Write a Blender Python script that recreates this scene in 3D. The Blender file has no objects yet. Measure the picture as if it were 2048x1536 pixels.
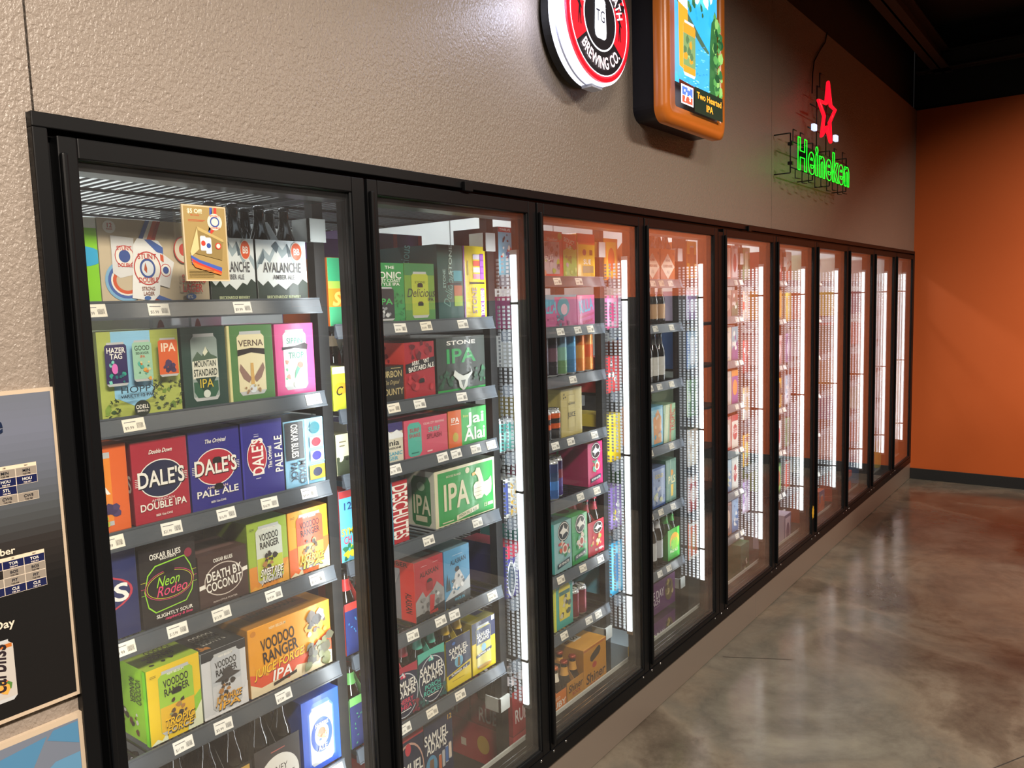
import bpy, math, random
from mathutils import Vector, Matrix
S = bpy.context.scene
COL = S.collection
# ------------------------------------------------------------------ camera
CX, CY, CZ = -0.68806, -1.48366, 1.73169
YAW, PIT, ROL, FPX = 0.9167, -0.1017, -0.0302, 1588.95
def camera():
    cy, sy, cp, sp = math.cos(YAW), math.sin(YAW), math.cos(PIT), math.sin(PIT)
    f = Vector((sy*cp, cy*cp, sp)); r = Vector((cy, -sy, 0)); u = r.cross(f)
    cr, sr = math.cos(ROL), math.sin(ROL)
    r, u = cr*r+sr*u, -sr*r+cr*u
    cam = bpy.data.cameras.new('camera'); o = bpy.data.objects.new('camera', cam); COL.objects.link(o)
    m = Matrix((r, u, -f)).transposed().to_4x4(); m.translation = (CX, CY, CZ); o.matrix_world = m
    cam.sensor_width = 36; cam.lens = 36*FPX/2048; cam.clip_start = .02; cam.clip_end = 60
    S.camera = o
camera()
# ------------------------------------------------------------------ world, colour, lights
w = bpy.data.worlds.new('world'); S.world = w; w.use_nodes = True
w.node_tree.nodes['Background'].inputs[0].default_value = (.55, .5, .48, 1)
w.node_tree.nodes['Background'].inputs[1].default_value = .02
S.view_settings.view_transform = 'Standard'; S.view_settings.look = 'None'
S.view_settings.gamma = 1; S.view_settings.use_curve_mapping = False
S.view_settings.exposure = 0.0
cy_ = S.cycles
cy_.use_denoising = True; cy_.max_bounces = 9; cy_.transparent_max_bounces = 40; cy_.glossy_bounces = 8
cy_.diffuse_bounces = 3; cy_.use_adaptive_sampling = True; cy_.adaptive_threshold = .02; cy_.sample_clamp_indirect = 20; cy_.caustics_reflective = False; cy_.caustics_refractive = False
def area(name, loc, rot, sx, sy, power, col, spread=180):
    l = bpy.data.lights.new(name, 'AREA'); l.shape = 'RECTANGLE'; l.size = sx; l.size_y = sy
    l.energy = power; l.color = col; l.spread = math.radians(spread)
    o = bpy.data.objects.new(name, l); COL.objects.link(o); o.location = loc; o.rotation_euler = [math.radians(a) for a in rot]
    return o
WARM = (1.0, .86, .72)
# shop ceiling lamps, hung in rows out of the picture
area('shop_lamp', (-.6, -2.3, 3.45), (22, 0, 0), 1.2, .3, 165, WARM, 140)
area('shop_lamp', (2.6, -2.6, 3.45), (14, 0, 0), 1.2, .3, 100, WARM, 140)
area('shop_lamp', (5.0, -2.9, 3.45), (0, -24, 0), 1.2, .4, 150, (1, .82, .66), 140)
XS = lambda i: .72*i + (.057 if i >= 4 else 0)      # left glass edge of door i
XE = 7.301; WT = 3.322                                # end wall, top of the cooler wall
for i in range(-1, 10):                                # light of each mullion's LED strip; the two leftmost are added fill without strips
    x = XS(i)+.678 if i >= 0 else -.03
    area('cooler_lamp', (x, .100, 1.13), (90, 0, 0), .03, 1.5, 4.2, (.93, .97, 1.0))
for x in (.5, 2.6, 4.8, 6.6):
    area('cooler_ceiling_lamp', (x, .75, 2.5), (0, 0, 0), 1.1, .12, 14, (.95, .98, 1))
# ------------------------------------------------------------------ helpers
def lin(h):
    if not isinstance(h, str): return tuple(h)
    o = []
    for k in (0, 2, 4):
        c = int(h[k:k+2], 16)/255
        o.append(c/12.92 if c <= .04045 else ((c+.055)/1.055)**2.4)
    return tuple(o)
_m = {}
def mat(name, base, rough=.5, metal=0, bump=None, emit=None, spec=.5, noise=None, coat=0):
    if name in _m: return _m[name]
    m = bpy.data.materials.new(name); m.use_nodes = True; n = m.node_tree.nodes; L = m.node_tree.links
    b = n['Principled BSDF']; b.inputs['Roughness'].default_value = rough; b.inputs['Metallic'].default_value = metal
    b.inputs['Specular IOR Level'].default_value = spec; b.inputs['Coat Weight'].default_value = coat
    if base == 'attr':
        a = n.new('ShaderNodeAttribute'); a.attribute_name = 'Col'; L.new(a.outputs['Color'], b.inputs['Base Color'])
        if emit: L.new(a.outputs['Color'], b.inputs['Emission Color']); b.inputs['Emission Strength'].default_value = emit
    else:
        b.inputs['Base Color'].default_value = (*lin(base), 1)
        if emit: b.inputs['Emission Color'].default_value = (*lin(base), 1); b.inputs['Emission Strength'].default_value = emit
    tc = n.new('ShaderNodeTexCoord')
    if noise:   # (scale, colour b, amount)
        t = n.new('ShaderNodeTexNoise'); t.inputs['Scale'].default_value = noise[0]; t.inputs['Detail'].default_value = 6
        L.new(tc.outputs['Object'], t.inputs['Vector'])
        r = n.new('ShaderNodeValToRGB'); r.color_ramp.elements[0].position = .35; r.color_ramp.elements[1].position = .65
        r.color_ramp.elements[0].color = (*lin(base), 1); r.color_ramp.elements[1].color = (*lin(noise[1]), 1)
        L.new(t.outputs[0], r.inputs[0]); L.new(r.outputs[0], b.inputs['Base Color'])
    if bump:    # (scale, strength, distance)
        t = n.new('ShaderNodeTexNoise'); t.inputs['Scale'].default_value = bump[0]; t.inputs['Detail'].default_value = 3
        L.new(tc.outputs['Object'], t.inputs['Vector'])
        u = n.new('ShaderNodeBump'); u.inputs['Strength'].default_value = bump[1]; u.inputs['Distance'].default_value = bump[2]
        L.new(t.outputs[0], u.inputs['Height']); L.new(u.outputs[0], b.inputs['Normal'])
    _m[name] = m; return m
def glass(name, tint=(1, 1, 1), ior=1.58, dust=.022):
    m = bpy.data.materials.new(name); m.use_nodes = True; n = m.node_tree.nodes; L = m.node_tree.links; n.clear()
    o = n.new('ShaderNodeOutputMaterial'); mx = n.new('ShaderNodeMixShader'); fr = n.new('ShaderNodeFresnel')
    fr.inputs['IOR'].default_value = ior
    ge = n.new('ShaderNodeNewGeometry')      # same Fresnel term on both faces of the sheet
    bf = n.new('ShaderNodeMath'); bf.operation = 'MULTIPLY_ADD'; bf.inputs[1].default_value = 1/ior-ior; bf.inputs[2].default_value = ior
    L.new(ge.outputs['Backfacing'], bf.inputs[0]); L.new(bf.outputs[0], fr.inputs['IOR'])
    t = n.new('ShaderNodeBsdfTransparent'); t.inputs[0].default_value = (*tint, 1)
    g = n.new('ShaderNodeBsdfGlossy'); g.inputs['Roughness'].default_value = 0.0; g.inputs[0].default_value = (1, 1, 1, 1)
    lw = n.new('ShaderNodeMath'); lw.operation = 'MULTIPLY'; lw.inputs[1].default_value = 1.0
    L.new(fr.outputs[0], lw.inputs[0])
    L.new(lw.outputs[0], mx.inputs[0]); L.new(t.outputs[0], mx.inputs[1]); L.new(g.outputs[0], mx.inputs[2])
    # a thin film of dust and fingerprints
    df = n.new('ShaderNodeBsdfDiffuse'); df.inputs[0].default_value = (.8, .8, .84, 1); m2 = n.new('ShaderNodeMixShader')
    tc = n.new('ShaderNodeTexCoord'); nz = n.new('ShaderNodeTexNoise'); nz.inputs['Scale'].default_value = 5; nz.inputs['Detail'].default_value = 5; L.new(tc.outputs['Object'], nz.inputs[0])
    mu = n.new('ShaderNodeMath'); mu.operation = 'MULTIPLY'; mu.inputs[1].default_value = dust; L.new(nz.outputs[0], mu.inputs[0]); L.new(mu.outputs[0], m2.inputs[0])
    L.new(mx.outputs[0], m2.inputs[1]); L.new(df.outputs[0], m2.inputs[2]); L.new(m2.outputs[0], o.inputs[0])
    return m
BLACK = mat('black anodised aluminium', '0c0d0f', .42, .0, spec=.2)
BLACK2 = mat('matt black steel', '101214', .5)
SHELFM = mat('black wire', '1a1c20', .35, .3)
CHAN = mat('grey plastic price rail', '4c535b', .32)
CHROME = mat('chrome', 'c8ccd0', .18, 1)
WHITEM = mat('white enamel', 'dfe3e0', .45, noise=(3, 'cfd4d2'))
PRINT = mat('printed card', 'attr', .42, coat=.15, bump=(60, .08, .004))
SHINY = mat('printed can', 'attr', .25, .35)
PAPER = mat('printed paper', 'attr', .6)
GLOWP = mat('backlit print', 'attr', .4, emit=1.6)
BROWNG = mat('brown glass', '120903', .06, coat=1)
GLASS = glass('clear door glass', (.985, .99, .985), 1.5, .012)
GLASS2 = glass('coated door glass', (.985, .99, .985), 1.5)
def prop(o, label=None, cat=None, group=None, kind=None):
    if label: o['label'] = label
    if cat: o['category'] = cat
    if group: o['group'] = group
    if kind: o['kind'] = kind
    return o
def empty(name, loc, label=None, cat=None, group=None, rz=0):
    o = bpy.data.objects.new(name, None); COL.objects.link(o); o.location = loc; o.rotation_euler = (0, 0, rz); o.empty_display_size = .05
    return prop(o, label, cat, group)
def dup(o, loc=None, parent=None, label=None, group=None):
    c = o.copy(); COL.objects.link(c); c.parent = parent
    if loc is not None: c.location = loc
    if label: c['label'] = label
    if group: c['group'] = group
    for ch in list(o.children): dup(ch, None, c)
    return c
# ------------------------------------------------------------------ glyphs of the built-in font, used for all lettering
CH = sorted(set("ABCDEFGHIJKLMNOPQRSTUVWXYZabcdefghijklmnopqrstuvwxyz0123456789'$.,:&!%+-°"))
GL = {}
def make_glyphs():
    objs = []
    for bold in (0, 1):
        for c in CH+['HH']+['H'+c+'H' for c in CH]:
            if bold and len(c) > 1: continue
            cu = bpy.data.curves.new('g', 'FONT'); cu.body = c; cu.resolution_u = 3; cu.size = 1
            cu.offset = .018 if bold else 0
            o = bpy.data.objects.new('g', cu); COL.objects.link(o); objs.append((c, bold, o, cu))
    dg = bpy.context.evaluated_depsgraph_get(); dg.update()
    wid = {}
    for c, bold, o, cu in objs:
        e = o.evaluated_get(dg); me = e.to_mesh()
        v = [(p.co.x, p.co.y) for p in me.vertices]; f = [tuple(p.vertices) for p in me.polygons]
        if len(c) == 1: GL[c, bold] = (v, f)
        if not bold: wid[c] = max(p[0] for p in v) if v else 0
        e.to_mesh_clear()
    for c in CH:
        a = wid['H'+c+'H']-wid['HH']
        for b in (0, 1): GL[c, b] = GL[c, b]+(a,)
    for c, bold, o, cu in objs: bpy.data.objects.remove(o); bpy.data.curves.remove(cu)
make_glyphs()
CAP = .70
# ------------------------------------------------------------------ mesh builder
class MB:
    def __init__(s): s.v = []; s.f = []; s.c = []; s.col = (1, 1, 1); s.smooth = []
    def set(s, c): s.col = lin(c); return s
    def add(s, vs, fs, col=None, sm=False):
        k = len(s.v); s.v += [tuple(p) for p in vs]
        cc = lin(col) if col is not None else s.col
        for f in fs: s.f.append(tuple(i+k for i in f)); s.c.append(cc); s.smooth.append(sm)
        return s
    def box(s, x0, y0, z0, x1, y1, z1, col=None):
        return s.add([(x0, y0, z0), (x1, y0, z0), (x1, y1, z0), (x0, y1, z0), (x0, y0, z1), (x1, y0, z1), (x1, y1, z1), (x0, y1, z1)],
                     [(0, 3, 2, 1), (4, 5, 6, 7), (0, 1, 5, 4), (1, 2, 6, 5), (2, 3, 7, 6), (3, 0, 4, 7)], col)
    def rod(s, a, b, r, n=6, col=None):
        a, b = Vector(a), Vector(b); d = (b-a).normalized(); q = Vector((0, 0, 1)) if abs(d.z) < .9 else Vector((1, 0, 0))
        e = d.cross(q).normalized(); g = d.cross(e)
        ring = lambda p: [p+r*(math.cos(6.2832*i/n)*e+math.sin(6.2832*i/n)*g) for i in range(n)]
        return s.add(ring(a)+ring(b), [(i, (i+1) % n, n+(i+1) % n, n+i) for i in range(n)]+[tuple(range(n))[::-1], tuple(range(n, 2*n))], col, n > 5)
    def tube(s, pts, r, n=8, col=None, closed=False):
        P = [Vector(p) for p in pts]; m = len(P); vs = []
        for i in range(m):
            a = P[(i-1) % m] if (closed or i > 0) else P[i]; b = P[(i+1) % m] if (closed or i < m-1) else P[i]
            d = (b-a).normalized(); q = Vector((0, 1, 0)) if abs(d.y) < .95 else Vector((1, 0, 0))
            e = d.cross(q).normalized(); g = d.cross(e)
            vs += [P[i]+r*(math.cos(6.2832*k/n)*e+math.sin(6.2832*k/n)*g) for k in range(n)]
        fs = []
        for i in range(m if closed else m-1):
            j = (i+1) % m
            fs += [(i*n+k, i*n+(k+1) % n, j*n+(k+1) % n, j*n+k) for k in range(n)]
        return s.add(vs, fs, col, True)
    def lathe(s, prof, n=20, cx=0, cy=0, z=0, cap=True):   # prof: (r, z, colour of the band above)
        vs = []
        for r, h, *_ in prof: vs += [(cx+r*math.cos(6.2832*k/n), cy+r*math.sin(6.2832*k/n), z+h) for k in range(n)]
        k0 = len(s.v); s.v += vs
        for i in range(len(prof)-1):
            cc = lin(prof[i][2]) if len(prof[i]) > 2 else s.col
            for k in range(n):
                s.f.append(tuple(k0+q for q in (i*n+k, i*n+(k+1) % n, (i+1)*n+(k+1) % n, (i+1)*n+k))); s.c.append(cc); s.smooth.append(True)
        if cap:
            for i, rev in ((0, True), (len(prof)-1, False)):
                r = tuple(k0+i*n+k for k in range(n)); s.f.append(r[::-1] if rev else r)
                s.c.append(lin(prof[i][2]) if len(prof[i]) > 2 else s.col); s.smooth.append(False)
        return s
    def build(s, name, m, parent=None, loc=None, bevel=0, seg=2):
        me = bpy.data.meshes.new(name); me.from_pydata(s.v, [], s.f); me.materials.append(m)
        ca = me.color_attributes.new('Col', 'FLOAT_COLOR', 'CORNER'); d = []
        for f, c in zip(s.f, s.c): d += [c[0], c[1], c[2], 1.0]*len(f)
        ca.data.foreach_set('color', d)
        me.polygons.foreach_set('use_smooth', s.smooth); me.update()
        o = bpy.data.objects.new(name, me); COL.objects.link(o); o.parent = parent
        if loc is not None: o.location = loc
        if bevel:
            b = o.modifiers.new('bevel', 'BEVEL'); b.width = bevel; b.segments = seg; b.limit_method = 'ANGLE'; b.angle_limit = 1.0
        return o
# a flat face to print on: O origin, U right, V up, N outward, W x H metres; drawing coordinates are metres/W, metres/H
class Face:
    def __init__(s, mb, O, U, V, W, H, off=.0004):
        s.mb = mb; s.O = Vector(O); s.U = Vector(U); s.V = Vector(V); s.N = s.U.cross(s.V); s.W = W; s.H = H; s.k = 1; s.off = off
    def p(s, u, v): return s.O+s.U*u*s.W+s.V*v*s.H+s.N*s.off*s.k
    def poly(s, pts, col):
        a = sum(pts[i][0]*pts[(i+1) % len(pts)][1]-pts[(i+1) % len(pts)][0]*pts[i][1] for i in range(len(pts)))
        if a < 0: pts = pts[::-1]
        s.mb.add([s.p(u, v) for u, v in pts], [tuple(range(len(pts)))], col); s.k += .35
    def text(s, t, cu, cv, h, col, w=None, rot=0, sh=0, b=1, cond=1.0, arc=None):
        # h: cap height as a fraction of the face height; w: width limit as a fraction of the face width
        sc = h*s.H/CAP; tot = sum(GL[c, b][2] if c in ' ' or (c, b) in GL else .3 for c in t.replace(' ', ' ') if c != ' ')+t.count(' ')*.28
        sx = sc*cond
        lim = (s.W if abs(math.sin(rot)) < .5 else s.H)
        if w: sx = w*lim/max(tot, .01)
        x = -tot*sx/2; cr, sr = math.cos(rot), math.sin(rot); lc = lin(col)
        for c in t:
            if c == ' ': x += .28*sx; continue
            if (c, b) not in GL: x += .3*sx; continue
            v, f, adv = GL[c, b]; P = []
            mid = x+adv*sx/2
            for (a, q) in v:
                X = x+a*sx+sh*q*sc; Y = (q-CAP/2)*sc
                if arc:      # (radius, start angle): along a circle centred on (cu, cv)
                    R, a0, sgn = arc; th = a0-sgn*(mid/R); dx = X-mid
                    rr = R+sgn*Y; bx, by = math.cos(th)*rr, math.sin(th)*rr
                    tx, ty = math.sin(th)*sgn, -math.cos(th)*sgn
                    P.append(s.O+s.U*(cu*s.W+bx+tx*dx)+s.V*(cv*s.H+by+ty*dx)+s.N*s.off*s.k)
                else:
                    P.append(s.O+s.U*(cu*s.W+X*cr-Y*sr)+s.V*(cv*s.H+X*sr+Y*cr)+s.N*s.off*s.k)
            s.mb.add(P, f, col); x += adv*sx
        s.k += .35
    def draw(s, ops):
        for o in ops:
            k = o[0]
            if k == 'r': _, a, b, c, d, col = o; s.poly([(a, b), (c, b), (c, d), (a, d)], col)
            elif k == 'e':
                _, cu, cv, ru, rv, col = o[:6]; s.poly([(cu+ru*math.cos(t*.2618), cv+rv*math.sin(t*.2618)) for t in range(24)], col)
            elif k == 'p': s.poly(o[1], o[2])
            elif k == 't': s.text(*o[1:6], **(o[6] if len(o) > 6 else {}))
            elif k == 'l':
                _, a, b, c, d, th, col = o; du, dv = (c-a)*s.W, (d-b)*s.H; n = math.hypot(du, dv) or 1; nu, nv = -dv/n*th*s.H/s.W, du/n*th
                s.poly([(a+nu, b+nv), (a-nu, b-nv), (c-nu, d-nv), (c+nu, d+nv)], col)
            elif k == 'c':    # a drink can: centre, width, height, colour, metal
                _, cu, cv, cw, chh, col = o[:6]; x, y = cw/2, chh/2; pr = [(.8, -1), (1, -.88), (1, .82), (.78, .93), (.78, 1)]
                s.poly([(cu+x*a, cv+y*b) for a, b in pr]+[(cu-x*a, cv+y*b) for a, b in pr[::-1]], 'b9bdc0')
                s.poly([(cu-x, cv-y*.88), (cu+x, cv-y*.88), (cu+x, cv+y*.82), (cu+x*.84, cv+y*.9), (cu-x*.84, cv+y*.9), (cu-x, cv+y*.82)], col)
            elif k == 'b':    # seeded patches: seed, n, box, size, colours
                _, sd, n, a, b, c, d, sz, cols = o; R = random.Random(sd)
                for i in range(n):
                    cu, cv = R.uniform(a, c), R.uniform(b, d); q = sz*R.uniform(.5, 1.2); m = R.randint(5, 8); ph = R.random()*6
                    s.poly([(cu+q*R.uniform(.5, 1)*math.cos(ph+6.28*j/m)*s.H/s.W, cv+q*R.uniform(.5, 1)*math.sin(ph+6.28*j/m)) for j in range(m)], R.choice(cols))
            elif k == 'v':    # leafy vine strokes
                _, sd, n, a, b, c, d, col = o; R = random.Random(sd)
                for i in range(n):
                    x, y = R.uniform(a, c), R.uniform(b, d); t = R.random()*6.28; q = .035
                    for j in range(3):
                        s.poly([(x+q*math.cos(t+j)*s.H/s.W, y+q*math.sin(t+j)), (x+q*.4*math.cos(t+j+.8)*s.H/s.W, y+q*.4*math.sin(t+j+.8)), (x, y), (x+q*.4*math.cos(t+j-.5)*s.H/s.W, y+q*.4*math.sin(t+j-.5))], col)
# ------------------------------------------------------------------ the shop: floor, walls, ceiling
def wall_mat(name, c1, c2, bscale, bstr, dist, rough=.55):
    m = mat(name, c1, rough); n = m.node_tree.nodes; L = m.node_tree.links; b = n['Principled BSDF']
    tc = n.new('ShaderNodeTexCoord')
    t = n.new('ShaderNodeTexNoise'); t.inputs['Scale'].default_value = 1.3; t.inputs['Detail'].default_value = 4; L.new(tc.outputs['Object'], t.inputs[0])
    mx = n.new('ShaderNodeMix'); mx.data_type = 'RGBA'; mx.inputs[6].default_value = (*lin(c1), 1); mx.inputs[7].default_value = (*lin(c2), 1)
    L.new(t.outputs[0], mx.inputs[0]); L.new(mx.outputs[2], b.inputs['Base Color'])
    mp = n.new('ShaderNodeMapping'); mp.inputs['Scale'].default_value = (1, 1, .75); L.new(tc.outputs['Object'], mp.inputs[0])
    v = n.new('ShaderNodeTexNoise'); v.inputs['Scale'].default_value = bscale; v.inputs['Detail'].default_value = 2.5; v.inputs['Distortion'].default_value = .35; L.new(mp.outputs[0], v.inputs[0])
    u = n.new('ShaderNodeBump'); u.inputs['Strength'].default_value = bstr; u.inputs['Distance'].default_value = dist
    L.new(v.outputs[0], u.inputs['Height']); L.new(u.outputs[0], b.inputs['Normal'])
    return m
STUCCO = wall_mat('embossed taupe panel', '90857b', '847a70', 170, .9, .0035, .38)
ORANGE = wall_mat('orange painted wall', 'd0652b', 'c85f28', 40, .1, .002, .6)
DARK = mat('black painted steel', '0c0b0b', .7)
def floor_mat():
    m = mat('stained polished concrete', '6b5f53', .3); n = m.node_tree.nodes; L = m.node_tree.links; b = n['Principled BSDF']
    tc = n.new('ShaderNodeTexCoord')
    def noise(sc, det, dis, rough=.6, mp=None):
        t = n.new('ShaderNodeTexNoise'); t.inputs['Scale'].default_value = sc; t.inputs['Detail'].default_value = det
        t.inputs['Distortion'].default_value = dis; t.inputs['Roughness'].default_value = rough; L.new(tc.outputs['Object'], t.inputs[0]); return t
    def ramp(src, *st):
        r = n.new('ShaderNodeValToRGB'); e = r.color_ramp.elements
        while len(e) < len(st): e.new(.5)
        for q, (p, c) in zip(e, st): q.position = p; q.color = (*lin(c), 1)
        L.new(src, r.inputs[0]); return r
    a = noise(1.15, 8, .5); r1 = ramp(a.outputs[0], (.32, '2f2a25'), (.43, '50483f'), (.50, '746c60'), (.58, '5c5b55'), (.70, '7f7d73'))
    c = noise(5, 10, .25, .7); r2 = ramp(c.outputs[0], (.3, '453e37'), (.55, '777165'), (.75, '8a8579'))
    mx = n.new('ShaderNodeMix'); mx.data_type = 'RGBA'; mx.blend_type = 'MIX'; mx.inputs[0].default_value = .32
    L.new(r1.outputs[0], mx.inputs[6]); L.new(r2.outputs[0], mx.inputs[7])
    # brown stains with their own outline
    d = noise(2.3, 6, .3); r3 = ramp(d.outputs[0], (.60, '000000'), (.70, '909090'))
    m2 = n.new('ShaderNodeMix'); m2.data_type = 'RGBA'; L.new(r3.outputs[0], m2.inputs[0]); L.new(mx.outputs[2], m2.inputs[6]); m2.inputs[7].default_value = (*lin('3d2f26'), 1)
    L.new(m2.outputs[2], b.inputs['Base Color'])
    e = noise(3, 6, .3); r4 = ramp(e.outputs[0], (.3, '5c5c5c'), (.7, '8c8c8c')); L.new(r4.outputs[0], b.inputs['Roughness'])
    u = n.new('ShaderNodeBump'); u.inputs['Strength'].default_value = .15; u.inputs['Distance'].default_value = .003
    L.new(c.outputs[0], u.inputs['Height']); L.new(u.outputs[0], b.inputs['Normal'])
    return m
def struct(name, mb, m, **k): return prop(mb.build(name, m, **k), kind='structure')
struct('floor', MB().box(-4, -9, -.1, XE+.12, .02, 0), floor_mat())
# expansion cuts in the slab
kk = MB()
for a, b in (((2.83, -.02), (2.98, -.30)), ((1.98, -.72), (2.16, -1.16)), ((2.40, -1.02), (2.53, -1.30)), ((2.47, -1.16), (3.1, -1.5))):
    d = Vector((b[0]-a[0], b[1]-a[1], 0)); q = Vector((-d.y, d.x, 0)).normalized()*.0022
    P = [Vector((*a, .0006))+q, Vector((*a, .0006))-q, Vector((*b, .0006))-q, Vector((*b, .0006))+q]
    kk.add(P, [(0, 1, 2, 3)])
struct('trim_1', kk, mat('dark joint filler', '2b2420', .8))
# cooler front wall: panels over and beside the glass doors (joints 4 mm)
FT, KT, FL, FR = 2.082, .160, -.073, 7.245
wb = MB()
for a, b in ((-4, -.062), (-.058, 3.598), (3.602, XE)): wb.box(a, .02, FT, b, .14, WT)
wb.box(-4, .02, 0, FL, .14, FT); wb.box(FR, .02, KT, XE, .14, FT)
struct('wall_back', wb, STUCCO)
kp = MB()
for a, b in ((FL, 3.359), (3.362, XE)): kp.box(a, .014, .004, b, .1, KT)
struct('baseboard_back', kp, mat('brushed taupe kick plate', '857a70', .38, .25), bevel=.002)
struct('wall_right', MB().box(XE, -9, 0, XE+.12, .02, WT+.0), ORANGE)
struct('baseboard_right', MB().box(XE-.012, -9, 0, XE, .012, .1), mat('charcoal vinyl base', '24272a', .5), bevel=.002)
struct('wall_top', MB().box(-4, .05, WT, XE, .2, 3.95).box(XE+.03, -9, WT, XE+.15, .05, 3.95), DARK)
struct('ceiling', MB().box(-4, -9, 3.95, XE+.15, .2, 4.05), DARK)
struct('wall_left', MB().box(-4.1, -9, 0, -4, .1, 3.95), mat('dark far wall', '2c2724', .7))
struct('wall_front', MB().box(-4, -9.1, 0, XE, -9, 3.95), mat('dark far wall', '2c2724', .7))
b = MB(); b.box(-4, -.255, 3.60, XE, -.12, 3.612).box(-4, -.255, 3.74, XE, -.12, 3.752).box(-4, -.195, 3.6, XE, -.18, 3.75)
prop(b.build('steel_beam', mat('grey brown painted steel', '2b2623', .6)), 'dark steel roof beam running along above the cooler wall', 'beam')
b = MB(); b.box(7.1, -9, 3.60, 7.22, .0, 3.612).box(7.1, -9, 3.74, 7.22, 0, 3.752).box(7.15, -9, 3.6, 7.165, 0, 3.75)
prop(b.build('steel_beam', mat('grey brown painted steel', '2b2623', .6)), 'dark steel roof beam running along above the orange wall', 'beam')
# walk-in interior shell
struct('wall_cooler', MB().box(-1.2, 1.3, -.05, XE+.1, 1.36, 2.62), WHITEM)
pj_ = MB()
for i in range(9): pj_.box(-.4+i*.95, 1.296, 0, -.396+i*.95, 1.2999, 2.6)
struct('trim_2', pj_, mat('panel joint', '8b908e', .6))
struct('wall_cooler_left', MB().box(-1.2, .14, 0, -1.14, 1.3, 2.62), WHITEM)
struct('wall_cooler_right', MB().box(XE+.1, .14, 0, XE+.16, 1.3, 2.62), WHITEM)
struct('floor_cooler', MB().box(-1.2, .02, -.05, XE+.1, 1.3, .02), mat('dark cooler floor', '24272a', .5))
struct('ceiling_cooler', MB().box(-1.2, .14, 2.56, XE+.1, 1.36, 2.62), WHITEM)
for x in (.5, 2.6, 4.8, 6.6):
    t = empty('ceiling_lamp', (x, .75, 2.54), 'long white tube lamp under the cooler ceiling, %s' % {.5: 'over the first and second racks', 2.6: 'over the fourth rack', 4.8: 'over the seventh rack', 6.6: 'over the last two racks'}[x], 'light')
    MB().box(-.56, -.05, -.004, .56, .05, .02).build('housing', WHITEM, t)
    MB().rod((-.54, -.022, -.018), (.54, -.022, -.018), .013, 10).rod((-.54, .022, -.018), (.54, .022, -.018), .013, 10).build('tube', mat('glowing tube', 'eef4ff', .4, emit=9), t)
# shopping gondola across the aisle (seen mirrored in the doors and floor)
def gondola():
    t = empty('store_shelving', (5.4, -3.6, 0), 'black store shelving run across the aisle from the glass doors, nearer the orange wall', 'shelving')
    b = MB(); b.box(-.03, -2.4, 0, .03, 2.4, 1.75); b.box(-.4, -2.4, 0, .4, 2.4, .12); b.build('back_panel', BLACK2, t)
    for z in (.45, .8, 1.15, 1.5): MB().box(-.4, -2.4, z, .4, 2.4, z+.02).build('shelf', BLACK2, t)
gondola()
g2 = dup([o for o in bpy.data.objects if o.name == 'store_shelving'][0], (3.55, -3.85, 0), None, 'second black store shelving run across the aisle, farther from the orange wall')
# ------------------------------------------------------------------ the cooler front frame
def frame():
    t = empty('trim_3', (3.6, 0, KT)); t['kind'] = 'structure'
    L = lambda x: x-3.6
    b = MB()
    b.box(L(FL), 0, FT-.026-KT, L(FR), .02, FT-KT); b.box(L(FL), 0, 0, L(FR), .02, .05)
    b.box(L(FL), 0, .05, L(-.048), .02, FT-.026-KT); b.box(L(7.222), 0, .05, L(FR), .02, FT-.026-KT)
    b.build('trim_flange', BLACK, t, bevel=.002)
    b = MB()
    b.box(L(FL+.01), .02, 2.045-KT, L(FR-.01), .10, 2.075-KT); b.box(L(FL+.01), .03, .0, L(FR-.01), .10, .035)
    b.box(L(FL+.01), .032, 0, L(-.02), .10, FT-.04-KT); b.box(L(7.222), .02, 0, L(FR-.01), .10, FT-.04-KT)
    b.build('inner_frame', BLACK, t)
    MB().box(L(-.046), .035, .035, L(7.222), .10, .070).build('door_sill', BLACK, t, bevel=.002)
    MB().box(L(-.046), .094, .070, L(7.222), .10, .084).build('sill_lip', mat('pale sill plastic', 'c4c8c4', .4), t)
    b = MB()
    for yy in (.045, .062): b.box(L(-.046), yy, .070, L(7.222), yy+.003, .074)
    b.build('sill_rail', CHROME, t)
    b = MB(); b.box(L(-.046), .04, 1.835, L(7.222), .1, 1.885); b.build('head_rail', mat('grey aluminium rail', '6a7074', .3, .7), t)
    for i in range(-1, 10):
        if i == 9: break
        x = XS(i)+.681 if i >= 0 else -.04
        wdt = .024 if i != 3 else .04
        if i >= 0:
            xa, xb = x-wdt, x+wdt+(.035 if i == 3 else 0)
            b = MB(); b.box(L(xa), .022, .04, L(xb), .085, 1.885)
            for q in (.3, .5, .7): b.box(L(xa-.0015), .022+.06*q, .04, L(xa), .025+.06*q, 1.885)
            if i == 3: b.box(L(2.843), 0.001, .04, L(2.897), .022, 1.87)
            b.build('mullion', BLACK, t, bevel=.0015)
        for dx in (-.075, 0, .075):
            if i >= 0: MB().rod((L(x+dx+.02), -.0015, .043), (L(x+dx+.02), .004, .043), .0042, 8).build('screw', CHROME, t)
    for xx in (1.061, 3.21): MB().box(L(xx-.018), -.012, 2.048-KT, L(xx+.018), 0, 2.075-KT).build('latch_block', BLACK, t, bevel=.002)
    return t
frame()
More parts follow.
